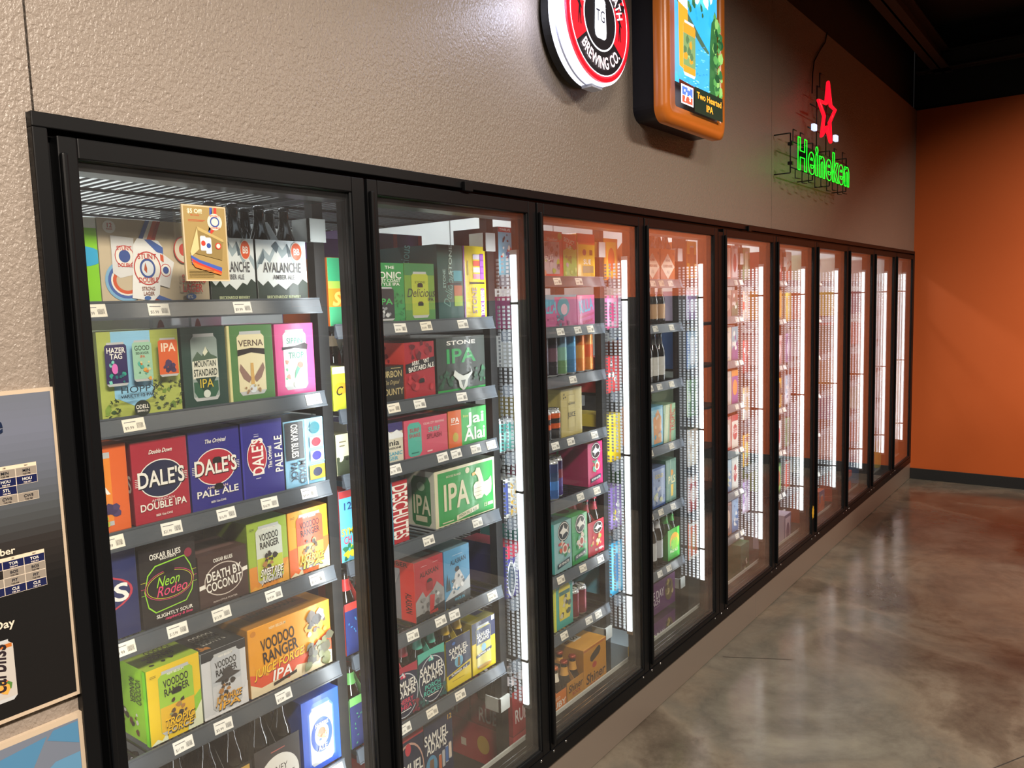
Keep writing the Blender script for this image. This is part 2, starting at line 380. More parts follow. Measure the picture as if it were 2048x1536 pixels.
def led(i):
    if i <= 0:      # added strips, unseen on the back face of the two leftmost posts
        t = empty('lamp_strip', (XS(0)+.681 if i == 0 else -.04, .1, 1.13), 'LED strip facing the stock from behind the post %s' % ('between the first and second doors' if i == 0 else 'at the left end of the doors'), 'light')
        MB().box(-.014, -.012, -.77, .014, .0, .77).build('housing', mat('aluminium channel', 'a8acae', .35, .8), t)
        return
    x = XS(i)+.657
    if i == 3: x = 2.816
    t = empty('lamp_strip', (x, .07, 1.13), 'vertical white LED strip glowing %s' % (
        'at the far right end of the door row' if i == 9 else 'behind the post between the %s and %s glass doors' % (ORD[i], ORD[i+1])), 'light')
    MB().box(-.012, -.014, -.77, 0, .014, .77).build('housing', mat('aluminium channel', 'a8acae', .35, .8), t)
    b = MB(); b.box(-.017, -.011, -.755, -.012, .011, .755); b.build('diffuser', LEDM, t, bevel=.002)
    for z in (-.60, -.02, .60): MB().box(-.019, -.014, z-.004, -.011, .014, z+.004).build('clip', BLACK2, t)
    # glowing dot rows imitating the strip's reflections in the panes, nearest row brightest
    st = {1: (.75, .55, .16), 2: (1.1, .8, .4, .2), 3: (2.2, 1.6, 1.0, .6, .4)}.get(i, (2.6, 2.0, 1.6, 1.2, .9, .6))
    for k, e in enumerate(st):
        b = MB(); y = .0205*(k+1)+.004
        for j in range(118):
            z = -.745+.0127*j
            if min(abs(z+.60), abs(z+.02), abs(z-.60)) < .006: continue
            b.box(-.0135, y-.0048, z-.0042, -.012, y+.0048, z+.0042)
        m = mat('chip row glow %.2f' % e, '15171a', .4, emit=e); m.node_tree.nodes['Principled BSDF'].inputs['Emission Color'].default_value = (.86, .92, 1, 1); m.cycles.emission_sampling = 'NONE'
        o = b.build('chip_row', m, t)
ORD = 'first second third fourth fifth sixth seventh eighth ninth tenth'.split()
def led_mat():
    m = bpy.data.materials.new('white LED diffuser'); m.use_nodes = True; n = m.node_tree.nodes; L = m.node_tree.links; b = n['Principled BSDF']
    tc = n.new('ShaderNodeTexCoord'); s = n.new('ShaderNodeSeparateXYZ'); L.new(tc.outputs['Object'], s.inputs[0])
    def mth(op, x, y=None, z=None):
        q = n.new('ShaderNodeMath'); q.operation = op
        for k, v in enumerate((x, y, z)):
            if v is None: continue
            if hasattr(v, 'links'): L.new(v, q.inputs[k])
            else: q.inputs[k].default_value = v
        return q.outputs[0]
    # a row of chips, 12.5 mm apart, behind a paler diffuser
    wave = mth('MULTIPLY_ADD', mth('COSINE', mth('MULTIPLY', s.outputs[2], 6.2832/.0125)), .5, .5)
    band = mth('LESS_THAN', mth('ABSOLUTE', s.outputs[1]), .0045)
    e_ = mth('MULTIPLY_ADD', mth('MULTIPLY', mth('POWER', wave, 1.6), band), LEDS, 3.0)
    d = type('o', (), {'outputs': [e_]})
    b.inputs['Emission Color'].default_value = (.93, .97, 1, 1); L.new(d.outputs[0], b.inputs['Emission Strength'])
    return m
LEDS = 10
LEDM = led_mat()
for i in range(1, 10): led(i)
# ------------------------------------------------------------------ glass doors
def make_door():
    t = empty('cooler_door', (0, 0, 0), 'x', 'door')
    z0, z1, gb, gt, a, b_ = .214, 2.046, .232, 2.009, -.034, .677
    b = MB()
    b.box(a, 0, z0, 0, .03, z1); b.box(.637, 0, z0, b_, .03, z1); b.box(0, 0, gt, .637, .03, z1); b.box(0, 0, z0, .637, .03, gb)
    b.build('door_frame', BLACK, t, bevel=.0025)
    b = MB(); b.box(a, -.014, z0+.02, a+.012, 0, z1-.03); b.build('pull_handle', BLACK, t, bevel=.004)
    b = MB()
    for q in (.0, .0): pass
    b.box(.631, .004, gb, .637, .008, gt); b.box(.634, .0095, gb, .637, .012, gt); b.box(0, .004, gb, .637, .008, gb+.004); b.box(0, .012, gb+.0, .637, .02, gb+.010)
    b.build('gasket', mat('black rubber', '1c1e20', .3), t)
    MB().box(0, .009, gb, .637, .0102, gt).build('glass_pane', GLASS, t)
    MB().box(0, .0200, gb, .637, .0212, gt).build('glass_pane', GLASS2, t)
    return t
proto = make_door()
DL = ['first glass cooler door from the left, with a beige flyer on its pane', 'second glass cooler door from the left, showing green cartons on its upper shelves',
      'third glass cooler door, with yellow beer packs standing at its foot', 'fourth glass cooler door, with dark purple boxes low behind it', 'fifth glass cooler door, first beyond the wide frame joint',
      'sixth glass cooler door, with a small yellow sticker low on its right edge', 'seventh glass cooler door, below the green neon lettering', 'eighth glass cooler door, third from the orange wall',
      'ninth glass cooler door, next to last before the orange wall', 'tenth and last glass cooler door, beside the orange wall']
for i in range(10):
    d = proto if i == 0 else dup(proto)
    d.location = (XS(i), 0, 0); d['label'] = DL[i]; d['group'] = 'glass cooler doors'
# ------------------------------------------------------------------ shelving behind the doors
ZS = {0: [1.755, 1.512, 1.272, 1.038, .768, .487], 1: [1.684, 1.454, 1.275, 1.03, .76, .485], 2: [1.82, 1.634, 1.447, 1.21, .98, .69, .463],
      3: [1.813, 1.61, 1.345, 1.052, .76, .47], 4: [1.82, 1.62, 1.38, 1.14, .89, .655, .41], 5: [1.815, 1.58, 1.295, 1.027, .755, .48]}
for i in range(6, 10): ZS[i] = [1.815, 1.56, 1.30, 1.03, .755, .47]
TAGS = {0: [[.088, .224, .432], [.15, .626], [.086, .216, .353, .473, .594], [.092, .212, .323, .469, .605], [.206, .307, .48], [.633]],
        1: [[.951, 1.06, 1.228], [.911, 1.018, 1.21], [.905, 1.11, 1.174, 1.27, 1.351], [1.032, 1.265], [.946, 1.071, 1.135, 1.33], [.898, 1.016, 1.149]],
        2: [[1.77, 1.917], [1.782, 1.903, 1.994], [1.86], [1.73, 1.836, 2.008], [1.895, 2.019], [1.745, 1.902, 2.036], [1.759, 1.938, 2.012]],
        3: [[2.528, 2.611, 2.702], [2.547, 2.708], [2.492, 2.58, 2.703], [2.485, 2.696], [2.477, 2.581, 2.706], [2.564, 2.657]]}
PR = ['$13.99', '$11.99', '$21.99', '$9.99', '$8.99', '$16.99', '$10.99', '$17.99', '$19.99', '$5.99']
def wire(w_, d, z):
    b = MB(); n = int(w_/.026)
    for k in range(n+1):
        x = .006+(w_-.012)*k/n; b.box(x-.0018, 0, z-.004, x+.0018, d, z)
    for y in (.01, d*.33, d*.66, d-.01): b.box(0, y-.003, z-.011, w_, y+.003, z-.004)
    b.box(0, 0, z-.012, .006, d, z); b.box(w_-.006, 0, z-.012, w_, d, z)
    return b
WIRES = {}
def unit(i):
    x0 = XS(i)-.006; wd = .672; rnd = random.Random(i)
    def post(x, wp, y0, lab):
        p = MB().box(0, 0, 0, wp, .03, 2.04).build('rack_post', BLACK2, None, (x0+x, .17+y0, .02)); prop(p, lab, 'post', 'black rack posts')
        return p
    for x in ([-.045] if i == 0 else [])+[wd+.008]:
        wp = .034+(.055 if i == 3 else 0)
        sidew = ('left of the first rack' if x < 0 else 'at the right end of the %s rack' % ORD[i])
        p = post(x, wp, .03, 'black square rack post, front one '+sidew)
        if x > 0:
            br = mat('pale plastic bracket', 'c9cdca', .4)
            for zb, hb, dn in ((1.885, .06, 'high'), (.28, .05, 'low')):
                MB().box(-.020, -.008, zb, .035, 0, zb+hb).box(-.020, -.008, zb, -.016, .06, zb+hb).build('bracket', br, p)
            post(x, wp, .74, 'black square rack post, rear one '+sidew)
    for r, z in enumerate(ZS[i]):
        if 'w' not in WIRES:
            s = wire(wd, .74, 0).build('wire_shelf', SHELFM); WIRES['w'] = s
        else:
            s = WIRES['w'].copy(); COL.objects.link(s)
        s.location = (x0, .182, z-.0005)
        prop(s, 'black wire shelf with price tags, %s from the top behind the %s glass door' % (ORD[r], ORD[i]), 'shelf', 'wire shelves with price rails')
        if 'c' not in WIRES:
            b = MB(); b.add([(0, 0, -.032), (wd, 0, -.032), (wd, .010, .004), (0, .010, .004), (0, .014, -.032), (wd, .014, -.032), (wd, .016, .004), (0, .016, .004)],
                            [(0, 1, 2, 3), (5, 4, 7, 6), (3, 2, 6, 7), (1, 0, 4, 5), (0, 3, 7, 4), (2, 1, 5, 6)])
            b.box(0, -.002, -.034, wd, .003, -.030); b.box(0, .008, .002, wd, .012, .006)
            c = b.build('price_rail', CHAN, s); WIRES['c'] = c
        else:
            c = WIRES['c'].copy(); COL.objects.link(c); c.parent = s
        c.location = (0, -.012, 0)
        tags = TAGS[i][r] if i in TAGS else [x0+wd-.03-.075*k+rnd.uniform(-.01, .01) for k in range(2)]
        for k, x in enumerate(tags):
            b = MB(); wv, hv = .024, .0135
            al = math.atan2(.010, .036); N = Vector((0, -math.cos(al), math.sin(al))); V = Vector((0, math.sin(al), math.cos(al)))
            O = Vector((x-x0-wv, -.0068, -.014))+N*.0012-V*hv
            rx = rnd.uniform(-.03, .03); U = (Vector((1, 0, 0))+V*rx).normalized(); V2 = (V-U*V.dot(U)).normalized()
            tint = rnd.choice(['f2f1ea', 'efe9da', 'f4f4f0'])
            q = [O+N*.0, O+U*2*wv, O+U*2*wv+V2*2*hv, O+V2*2*hv]
            b.add(q+[p-N*.0012 for p in q], [(0, 1, 2, 3), (5, 4, 7, 6), (1, 0, 4, 5), (3, 2, 6, 7), (0, 3, 7, 4), (2, 1, 5, 6)], tint)
            f = Face(b, O, U, V2, 2*wv, 2*hv, .0002)
            if i < 3: f.text(rnd.choice(PR), .28, .3, .24, '3a3a40', w=.40, b=0)
            f.poly([(.08, .72), (.6, .72), (.6, .78), (.08, .78)], '77777c')
            if i < 4:
                for j in range(9): f.poly([(.62+.033*j, .2), (.62+.033*j+rnd.choice([.01, .018]), .2), (.62+.033*j+.012, .62), (.62+.033*j, .62)], '3a3a40')
            b.build('price_tag', PAPER, s)
    if i in (0, 1):
        s = wire(wd, .74, 0).build('wire_shelf', SHELFM, None, (x0, .182, 2.03)); prop(s, 'empty black wire shelf above all the stock behind the %s glass door' % ORD[i], 'shelf')
        b = MB(); b.rod((0, -.012, .022), (wd-.05, -.012, .022), .003); b.rod((0, -.012, -.008), (wd-.05, -.012, -.008), .003)
        for k in range(26): b.rod((.025*k, -.012, -.008), (.025*k, -.012, 0), .003, 4)
        b.build('shelf_rim', CHROME, s)
for i in range(10): unit(i)
# ------------------------------------------------------------------ printed cartons, carriers, cans, bottles
W_, K_ = 'f1efe8', '17171b'
T = lambda *a, **k: ('t',)+a+((k,) if k else ())
def split_top(c): return [('r', 0, 0, 1, 1, c)]
TOPK = [('r', .08, .1, .92, .9, '2a2a2e')]
def slot(v, col='0b0b0c', cu=.52): return [('p', [(cu-.09, v-.03), (cu+.09, v-.03), (cu+.09, v+.02), (cu+.05, v+.045), (cu-.05, v+.045), (cu-.09, v+.02)], col)]
DALE = lambda bg, ov, b2, rim, line2, small: [('e', .5, .52, .40, .235, rim), ('e', .5, .52, .385, .222, ov)]+[('r', .03, .46+.022*k, .11, .466+.022*k, W_) for k in range(5)]+[('r', .89, .46+.022*k, .97, .466+.022*k, W_) for k in range(5)]+[
    T("DALE'S", .505, .525, .19, K_, w=.86, sh=.0), T("DALE'S", .49, .535, .19, W_, w=.86), T(small, .5, .86, .05, W_, w=.42, sh=.3), T('AMERICAN', .5, .265, .03, 'e7c9c9', w=.42), T(line2, .5, .20, .085, W_, w=.84), T('BEER 12oz CANS', .5, .08, .025, W_, w=.3)]
def can_art(cu, cv, cw, ch, body, ops): return [('c', cu, cv, cw, ch, body)]+ops
SAM = lambda t1, t2, ca, cb, cc: [('p', [(.0, .0), (1, 0), (1, .82), (.8, .86), (.5, .9), (.2, .86), (0, .82)], '14203f'), ('e', .5, .44, .50, .43, ca), ('e', .5, .44, .475, .41, '14203f'), ('b', 5, 5, .42, .80, .58, .86, .045, [W_, cb, 'c9d4dc']),
    T('SAMUEL', .5, .65, .15, W_, w=.92), T('ADAMS', .5, .49, .15, W_, w=.80), T(t1, .5, .33, .09, cb, w=.6), T(t2, .5, .22, .09, cb, w=.72), ('r', .3, .14, .7, .155, W_), ('b', 9, 10, .02, .03, .3, .2, .05, [cc]), ('b', 8, 10, .75, .03, .98, .25, .05, [cc])]
DOG = lambda cu, cv, r: [('e', cu, cv, r, r*.62, K_), ('e', cu, cv, r*.93, r*.55, W_), ('e', cu, cv, r*.88, r*.5, K_), ('p', [(cu-r*.75, cv-.005), (cu-r*.2, cv+r*.2), (cu, cv+r*.42), (cu+r*.1, cv+r*.18), (cu+r*.5, cv+r*.05), (cu+r*.8, cv+r*.25), (cu+r*.68, cv-.01), (cu+r*.8, cv-r*.2), (cu+r*.45, cv-r*.08), (cu-r*.1, cv-r*.2), (cu-r*.25, cv-r*.36), (cu-r*.3, cv-r*.15)], W_)]
SHINER = [T('Shiner', .5, .38, .19, '4a2310', w=.86, sh=.12), T('BOCK', .62, .27, .06, 'a5301c', w=.4)]
D = {}
# each: (main colour, front ops, left side colour + ops, top colour + ops)
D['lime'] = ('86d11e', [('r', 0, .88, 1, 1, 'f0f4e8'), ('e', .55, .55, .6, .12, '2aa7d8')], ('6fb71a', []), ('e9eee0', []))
D['stunt'] = ('c8b99f', [('e', .10, .90, .055, .075, W_), T('12', .10, .92, .05, 'c43a36'), T('PACK', .10, .875, .02, 'c43a36'),
    ('p', [(.42, 1), (.46, 1), (.33, .60), (.29, .60)], '3f62ad'), ('p', [(.46, 1), (.49, 1), (.37, .60), (.33, .60)], W_), ('p', [(.49, 1), (.53, 1), (.41, .60), (.37, .60)], 'd4572c'), ('p', [(.53, 1), (.56, 1), (.45, .60), (.41, .60)], 'b03427'),
    ('e', .22, .27, .19, .25, '7fb4da'), ('e', .22, .27, .165, .215, '3f62ad'), ('e', .22, .27, .14, .18, W_), ('e', .22, .27, .125, .16, 'd4572c'), ('e', .22, .27, .095, .12, 'c8b99f'), ('r', .30, .02, .40, .52, 'c8b99f'), ('p', [(.3, .1), (.6, .0), (.52, .0), (.3, .05)], 'b03427'), ('p', [(.45, .12), (.62, .03), (.58, .0), (.45, .06)], '3f62ad'),
    ('p', [(.10, .36), (.16, .30), (.28, .34), (.30, .78), (.10, .80)], 'dfe0e2'), ('e', .21, .56, .085, .13, 'c43a36'), ('e', .21, .56, .078, .12, W_), ('e', .21, .56, .05, .075, '2f4f9a'), T('STUNT', .21, .655, .05, 'c43a36', w=.13), T('DOUBLE', .21, .455, .045, 'c43a36', w=.13),
    ('p', [(.50, .22), (.60, .18), (.66, .50), (.56, .60)], 'e4e4e6'), ('e', .575, .40, .05, .08, 'c43a36'), ('e', .575, .40, .045, .07, W_), ('e', .575, .40, .028, .045, '2f4f9a'),
    ('p', [(.25, .06), (.44, .02), (.50, .10), (.56, .68), (.52, .76), (.33, .78), (.29, .70)], 'eef0f2'), ('p', [(.50, .62), (.56, .60), (.56, .68), (.45, .77), (.39, .77)], '3f62ad'), ('p', [(.53, .52), (.56, .50), (.56, .58), (.53, .60)], 'd4572c'),
    ('e', .405, .42, .125, .205, 'c43a36'), ('e', .405, .42, .115, .19, W_), ('e', .405, .42, .072, .12, '2f4f9a'), ('e', .405, .42, .055, .092, 'dfe6ee'), ('p', [(.37, .40), (.385, .49), (.40, .42), (.395, .36)], 'b4532c'),
    T('STUNT', .405, .565, .065, 'c43a36', w=.17), T('DOUBLE', .405, .28, .06, 'c43a36', w=.18), T('STRONG', .40, .175, .045, '8d5a4c', w=.12), T('LAGER', .40, .115, .045, '8d5a4c', w=.1), ('e', .385, .06, .03, .025, '3464ad'),
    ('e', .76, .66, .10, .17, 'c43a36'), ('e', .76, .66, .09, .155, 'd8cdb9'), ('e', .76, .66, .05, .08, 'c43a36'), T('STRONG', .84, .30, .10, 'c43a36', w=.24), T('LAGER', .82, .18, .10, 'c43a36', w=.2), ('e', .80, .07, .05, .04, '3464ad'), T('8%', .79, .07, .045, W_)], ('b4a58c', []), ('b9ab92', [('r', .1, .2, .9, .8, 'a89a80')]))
AV = [('p', [(0, 0), (1, 0), (1, .66), (.86, .80), (.74, .70), (.62, .95), (.52, .84), (.40, .98), (.26, .74), (.14, .86), (0, .62)], '9fb0b8'), ('p', [(0, .5), (.14, .72), (.26, .62), (.40, .86), (.5, .7), (.62, .8), (.74, .6), (.86, .7), (1, .5), (1, 0), (0, 0)], 'dfe7ea'),
    ('p', [(.30, .9), (.40, .98), (.45, .9), (.40, .78)], '53636e'), ('p', [(.60, .93), (.62, .95), (.72, .75), (.63, .72)], '53636e'), ('p', [(.02, .6), (.14, .84), (.16, .7), (.1, .6)], '61727c'), ('p', [(0, .0), (1, 0), (1, .30), (.9, .36), (.8, .26), (.7, .30), (.55, .18), (.4, .28), (.3, .22), (.2, .33), (.1, .25), (0, .34)], '26352b'),
    ('e', .80, .82, .12, .16, 'e8e2d8'), ('e', .80, .82, .108, .145, 'd8572a'), T('BB', .80, .82, .11, W_, w=.13),
    T('AVALANCHE', .5, .55, .16, '4b4a4e', w=.76), T('AMBER ALE', .52, .39, .075, '5a5a5e', w=.44), T('BRECKENRIDGE BREWERY', .5, .06, .05, 'c9d4a8', w=.68)]
D['avalanche'] = ('dfe7ea', AV, ('1f2b26', []), ('333', []))
D['odell'] = ('a9b559', [('r', .16, .22, .64, 1, '8cc3e4'), ('p', [(.2, .22), (.4, .12), (.64, .22)], '8cc3e4'), ('b', 3, 7, .66, .03, .98, .3, .05, ['2f4a2a', '6c8a35']), ('b', 4, 4, .02, .05, .16, .2, .05, ['3b5a2e', '7d9a40']), ('v', 5, 22, .62, .03, .99, .4, '26381f'), ('v', 6, 8, .0, .04, .2, .25, '26381f')]
    + can_art(.17, .63, .26, .50, '2a2058', [T('HAZER', .17, .79, .06, W_, w=.22), T('TAG', .17, .72, .06, W_, w=.15), ('b', 1, 16, .08, .42, .26, .66, .03, ['28a08a', '1d6e74', '7ad0c0', '2a2058']), ('e', .14, .58, .035, .06, 'e070c0')])
    + can_art(.48, .65, .24, .48, '9cc9b0', [T('GOOD', .48, .80, .055, '3a5a48', w=.19), T('BEHAVIOR', .48, .74, .03, '3a5a48', w=.16), T('IPA', .48, .70, .03, 'c95a2a'), ('b', 2, 14, .41, .44, .56, .64, .03, ['e0a040', '3d7a60', 'c9782c', '53b0a0', 'd8cf9a'])])
    + can_art(.80, .67, .25, .46, 'd8602a', [T('IPA', .80, .79, .10, 'f3dfc8', w=.19), ('b', 7, 9, .74, .50, .86, .62, .05, ['33234a', '40305a'])])
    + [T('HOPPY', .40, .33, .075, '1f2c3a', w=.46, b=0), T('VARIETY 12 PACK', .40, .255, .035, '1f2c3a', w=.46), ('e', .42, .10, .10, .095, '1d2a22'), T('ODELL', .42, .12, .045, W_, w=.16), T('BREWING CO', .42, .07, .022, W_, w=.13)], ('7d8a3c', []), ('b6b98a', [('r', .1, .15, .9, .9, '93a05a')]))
ODC = lambda can, ops: can_art(.5, .50, .60, .84, can, ops)
D['mountain'] = ('1f3f38', ODC('93a3a0', [('p', [(.22, .32), (.78, .32), (.78, .20), (.70, .12), (.30, .12), (.22, .20)], '2d5c46'), ('p', [(.22, .60), (.34, .70), (.44, .64), (.53, .76), (.64, .66), (.78, .62), (.78, .5), (.22, .5)], '4a6250'), ('p', [(.46, .68), (.53, .76), (.58, .69), (.5, .64)], 'd9dcc6'),
    ('p', [(.21, .36), (.79, .36), (.79, .60), (.21, .58)], 'dcdccc'), T('MOUNTAIN', .5, .545, .075, '26332f', w=.5), T('STANDARD', .5, .435, .085, '26332f', w=.54), ('p', [(.26, .37), (.74, .37), (.5, .14)], '173a30'), T('IPA', .5, .30, .11, 'd9bd3a', w=.32, b=0), ('e', .5, .165, .08, .05, 'cfd8d0')]), ('16302b', []), ('2a4a42', []))
D['verna'] = ('4d7c45', [('r', 0, 0, .05, 1, 'd9d49a')]+ODC('ded5b0', [T('VERNA', .5, .765, .08, '59463a', w=.54), ('p', [(.2, .60), (.5, .64), (.8, .60), (.8, .68), (.5, .70), (.2, .68)], '241b16'), ('p', [(.48, .3), (.25, .5), (.22, .42), (.3, .3), (.42, .24)], '8b6d63'), ('p', [(.52, .3), (.75, .5), (.78, .42), (.7, .3), (.58, .24)], '8b6d63'), ('p', [(.46, .22), (.54, .22), (.53, .5), (.47, .5)], 'caa25c'), ('e', .5, .16, .08, .055, 'cfd8e0'), ('b', 4, 8, .25, .1, .75, .2, .03, ['b9a878', '9c7c58'])]), ('d9d49a', []), ('4d7c45', []))
D['sippin'] = ('cf4f8c', ODC('e5eae6', [T('SIPPIN', .5, .765, .075, '3f8a76', w=.42), ('p', [(.17, .64), (.5, .66), (.82, .63), (.84, .70), (.76, .73), (.5, .69), (.17, .68)], '241b20'), T('TROP', .52, .56, .085, '3f8a76', w=.40), ('b', 3, 6, .24, .2, .34, .5, .04, ['8ac0a0', 'd89a8a']), ('p', [(.45, .22), (.66, .42), (.60, .46), (.48, .34)], '3f9a76'), ('e', .62, .42, .07, .045, 'd8705c'), ('e', .5, .155, .08, .05, 'dfe8e4')]), ('b03d77', []), ('cf4f8c', []))
D['odellipa'] = ('e0662a', can_art(.2, .5, .95, .84, 'ea8a2c', [T('IPA', .28, .52, .15, W_, w=.7), ('b', 7, 8, .1, .2, .75, .34, .08, ['3c2c58', '4a3a66']), ('b', 8, 8, .1, .1, .6, .18, .04, ['b8c040', 'd0c85a'])]), ('b0481a', []), ('cf5a24', []))
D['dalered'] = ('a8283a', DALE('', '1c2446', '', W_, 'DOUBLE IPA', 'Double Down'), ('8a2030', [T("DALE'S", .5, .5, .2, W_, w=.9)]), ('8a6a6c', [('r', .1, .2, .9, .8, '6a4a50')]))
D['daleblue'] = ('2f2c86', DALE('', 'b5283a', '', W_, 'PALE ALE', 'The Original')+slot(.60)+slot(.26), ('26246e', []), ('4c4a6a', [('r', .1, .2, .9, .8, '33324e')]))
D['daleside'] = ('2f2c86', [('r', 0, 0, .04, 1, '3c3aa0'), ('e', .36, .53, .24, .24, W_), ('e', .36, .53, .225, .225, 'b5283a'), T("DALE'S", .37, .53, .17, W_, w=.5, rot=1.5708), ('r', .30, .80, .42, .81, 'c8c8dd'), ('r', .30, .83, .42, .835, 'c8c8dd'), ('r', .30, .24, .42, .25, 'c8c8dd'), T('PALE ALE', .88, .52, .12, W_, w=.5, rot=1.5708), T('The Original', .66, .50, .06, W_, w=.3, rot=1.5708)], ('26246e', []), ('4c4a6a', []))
D['mixed'] = ('86bede', [('b', 3, 16, .02, .02, .98, .98, .04, ['a6d2ea', '73b4dc']), ('r', .02, .42, .47, .98, '19191c'), T('OSKAR BLUES', .25, .70, .12, W_, w=.50, rot=-1.5708), T('MIXED', .41, .22, .12, '1c2a3a', w=.36, rot=-1.5708), T('PACK', .20, .24, .12, '1c2a3a', w=.28, rot=-1.5708), ('r', .52, 0, .535, 1, W_), ('e', .76, .85, .13, .09, '2b6f7c'), ('r', .62, .55, .95, .71, 'd9e4ee'), ('e', .78, .63, .12, .07, 'b5283a'), ('r', .62, .34, .95, .50, 'e2e8ee'), ('e', .78, .42, .12, .07, '2f2c86'), ('r', .58, .06, .97, .28, 'd8a92c'), ('e', .78, .17, .12, .07, '1c2446')], ('2a3038', []), ('4a5a66', []))
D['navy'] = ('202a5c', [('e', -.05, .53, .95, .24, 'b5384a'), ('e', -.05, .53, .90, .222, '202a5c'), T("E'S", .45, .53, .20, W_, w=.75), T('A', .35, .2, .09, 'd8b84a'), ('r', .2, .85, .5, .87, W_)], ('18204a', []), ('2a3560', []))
D['neon'] = ('1d1a1e', [('r', 0, .42, 1, .425, '9adf3a'), ('r', 0, .50, 1, .505, 'e0407a'), ('r', 0, .58, 1, .585, 'd8d23a'), ('p', [(.10, .25), (.22, .16), (.78, .20), (.90, .32), (.95, .5), (.9, .66), (.80, .80), (.26, .76), (.12, .66), (.05, .46)], '9adf3a'), ('p', [(.115, .262), (.23, .175), (.77, .213), (.885, .33), (.935, .5), (.885, .65), (.79, .785), (.27, .745), (.135, .65), (.065, .46)], '1d1a1e'),
    ('e', .5, .48, .44, .19, 'e0407a'), ('e', .5, .48, .43, .183, '1d1a1e'), ('e', .5, .48, .41, .172, 'd8d23a'), ('e', .5, .48, .40, .165, '151318'), T('Neon', .46, .54, .13, 'a6e83a', w=.42, sh=.3, b=0), T('Rodeo', .52, .42, .13, 'ea4a7c', w=.56, sh=.3, b=0), T('OSKAR BLUES', .45, .88, .07, W_, w=.56), T('BREWERY', .5, .83, .025, W_, w=.3), T('SLIGHTLY SOUR', .55, .11, .045, W_, w=.66), T('raspberry & lime', .62, .06, .035, 'ea4a7c', w=.5, sh=.2), ('e', .86, .82, .07, .06, '8a2440'), ('e', .5, .67, .10, .06, '060606')], ('121014', []), ('2b282d', [('r', .2, .3, .8, .7, '3d3a40')]))
D['coconut'] = ('3f2a28', [('p', [(0, .36), (1, .50), (1, .58), (0, .44)], W_), ('e', .5, .47, .40, .32, 'cfc4bc'), ('e', .5, .47, .38, .30, '3f2a28'), T('OSKAR BLUES', .5, .86, .07, W_, w=.4), T('DEATH BY', .5, .58, .17, W_, w=.72, rot=.06), T('COCONUT', .5, .38, .17, W_, w=.74, rot=.06), T('IRISH STYLE PORTER', .5, .07, .03, 'c9bdb5', w=.5), ('r', .0, .0, 1, .02, '2a1b1a')], ('33211f', []), ('4b3432', [('r', .1, .2, .9, .8, '6a4f4c')]))
def vr(can, body, name1, name2, nc, bg2, txt=K_, y1=.74):
    return [('p', [(0, 0), (.12, .06), (.2, .02), (.3, .1), (.32, 0)], bg2), ('p', [(.7, 0), (.75, .16), (.88, .22), (1, .34), (1, 0)], bg2), ('c', .53, .50, .66, .86, body[0])] + [('r', .205, .12, .855, .45, body[1])] + [
        T('NEW BELGIUM', .53, .875, .03, W_, w=.32), T('VOODOO', .53, y1+.02, .10, txt, w=.48, rot=.05), T('RANGER', .53, y1-.10, .10, txt, w=.48, rot=.05), ('b', len(name1), 16, .36, .22, .70, .52, .05, ['3b2a20', '57402c', '2a2422', 'a8763c', '8a8f60']), T(name1, .542, .222, .105, '2a2018', w=.58, sh=.2), T(name2, .542, .118, .095, '2a2018', w=.52, sh=.2), T(name1, .53, .235, .10, nc, w=.56, sh=.2), T(name2, .53, .13, .09, nc, w=.5, sh=.2), ('r', .04, .92, .15, .925, K_), ('r', .04, .90, .15, .905, K_)]
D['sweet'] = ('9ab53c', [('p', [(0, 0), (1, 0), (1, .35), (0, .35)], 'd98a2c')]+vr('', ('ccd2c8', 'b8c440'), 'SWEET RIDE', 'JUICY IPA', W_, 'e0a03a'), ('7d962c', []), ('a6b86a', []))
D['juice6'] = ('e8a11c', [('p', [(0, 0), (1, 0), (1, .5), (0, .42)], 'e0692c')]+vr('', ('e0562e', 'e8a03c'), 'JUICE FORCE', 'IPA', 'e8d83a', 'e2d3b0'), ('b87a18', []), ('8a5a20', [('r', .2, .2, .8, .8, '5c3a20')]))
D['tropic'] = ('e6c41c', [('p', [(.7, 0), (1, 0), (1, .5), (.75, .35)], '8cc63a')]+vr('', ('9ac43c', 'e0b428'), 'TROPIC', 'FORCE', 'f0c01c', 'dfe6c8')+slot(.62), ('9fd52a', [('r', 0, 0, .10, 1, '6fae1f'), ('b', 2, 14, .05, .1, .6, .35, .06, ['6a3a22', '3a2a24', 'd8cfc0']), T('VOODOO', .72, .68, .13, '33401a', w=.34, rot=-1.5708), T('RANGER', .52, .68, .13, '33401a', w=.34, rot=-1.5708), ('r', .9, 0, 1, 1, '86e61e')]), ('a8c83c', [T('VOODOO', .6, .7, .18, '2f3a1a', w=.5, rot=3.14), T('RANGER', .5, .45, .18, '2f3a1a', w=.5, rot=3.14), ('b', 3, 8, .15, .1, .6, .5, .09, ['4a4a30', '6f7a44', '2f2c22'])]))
D['haze'] = ('cfd2d8', [('r', 0, .86, 1, 1, '22252c'), ('p', [(0, 0), (.9, 0), (.9, .03), (0, .04)], 'e8e8ea')]+vr('', ('b9bec6', 'c6c9cf'), 'JUICY HAZE', 'IPA', 'e8a820', 'dcdde2')+[('p', [(.24, .53), (.5, .50), (.84, .55), (.66, .60), (.62, .68), (.44, .67), (.42, .58)], '3a3636')], ('9a9ea6', []), ('26282e', [T('VOODOO', .5, .7, .22, W_, w=.55, rot=3.14), T('RANGER', .5, .4, .22, W_, w=.55, rot=3.14), ('b', 3, 4, .1, .1, .3, .3, .08, ['b8762c'])]))
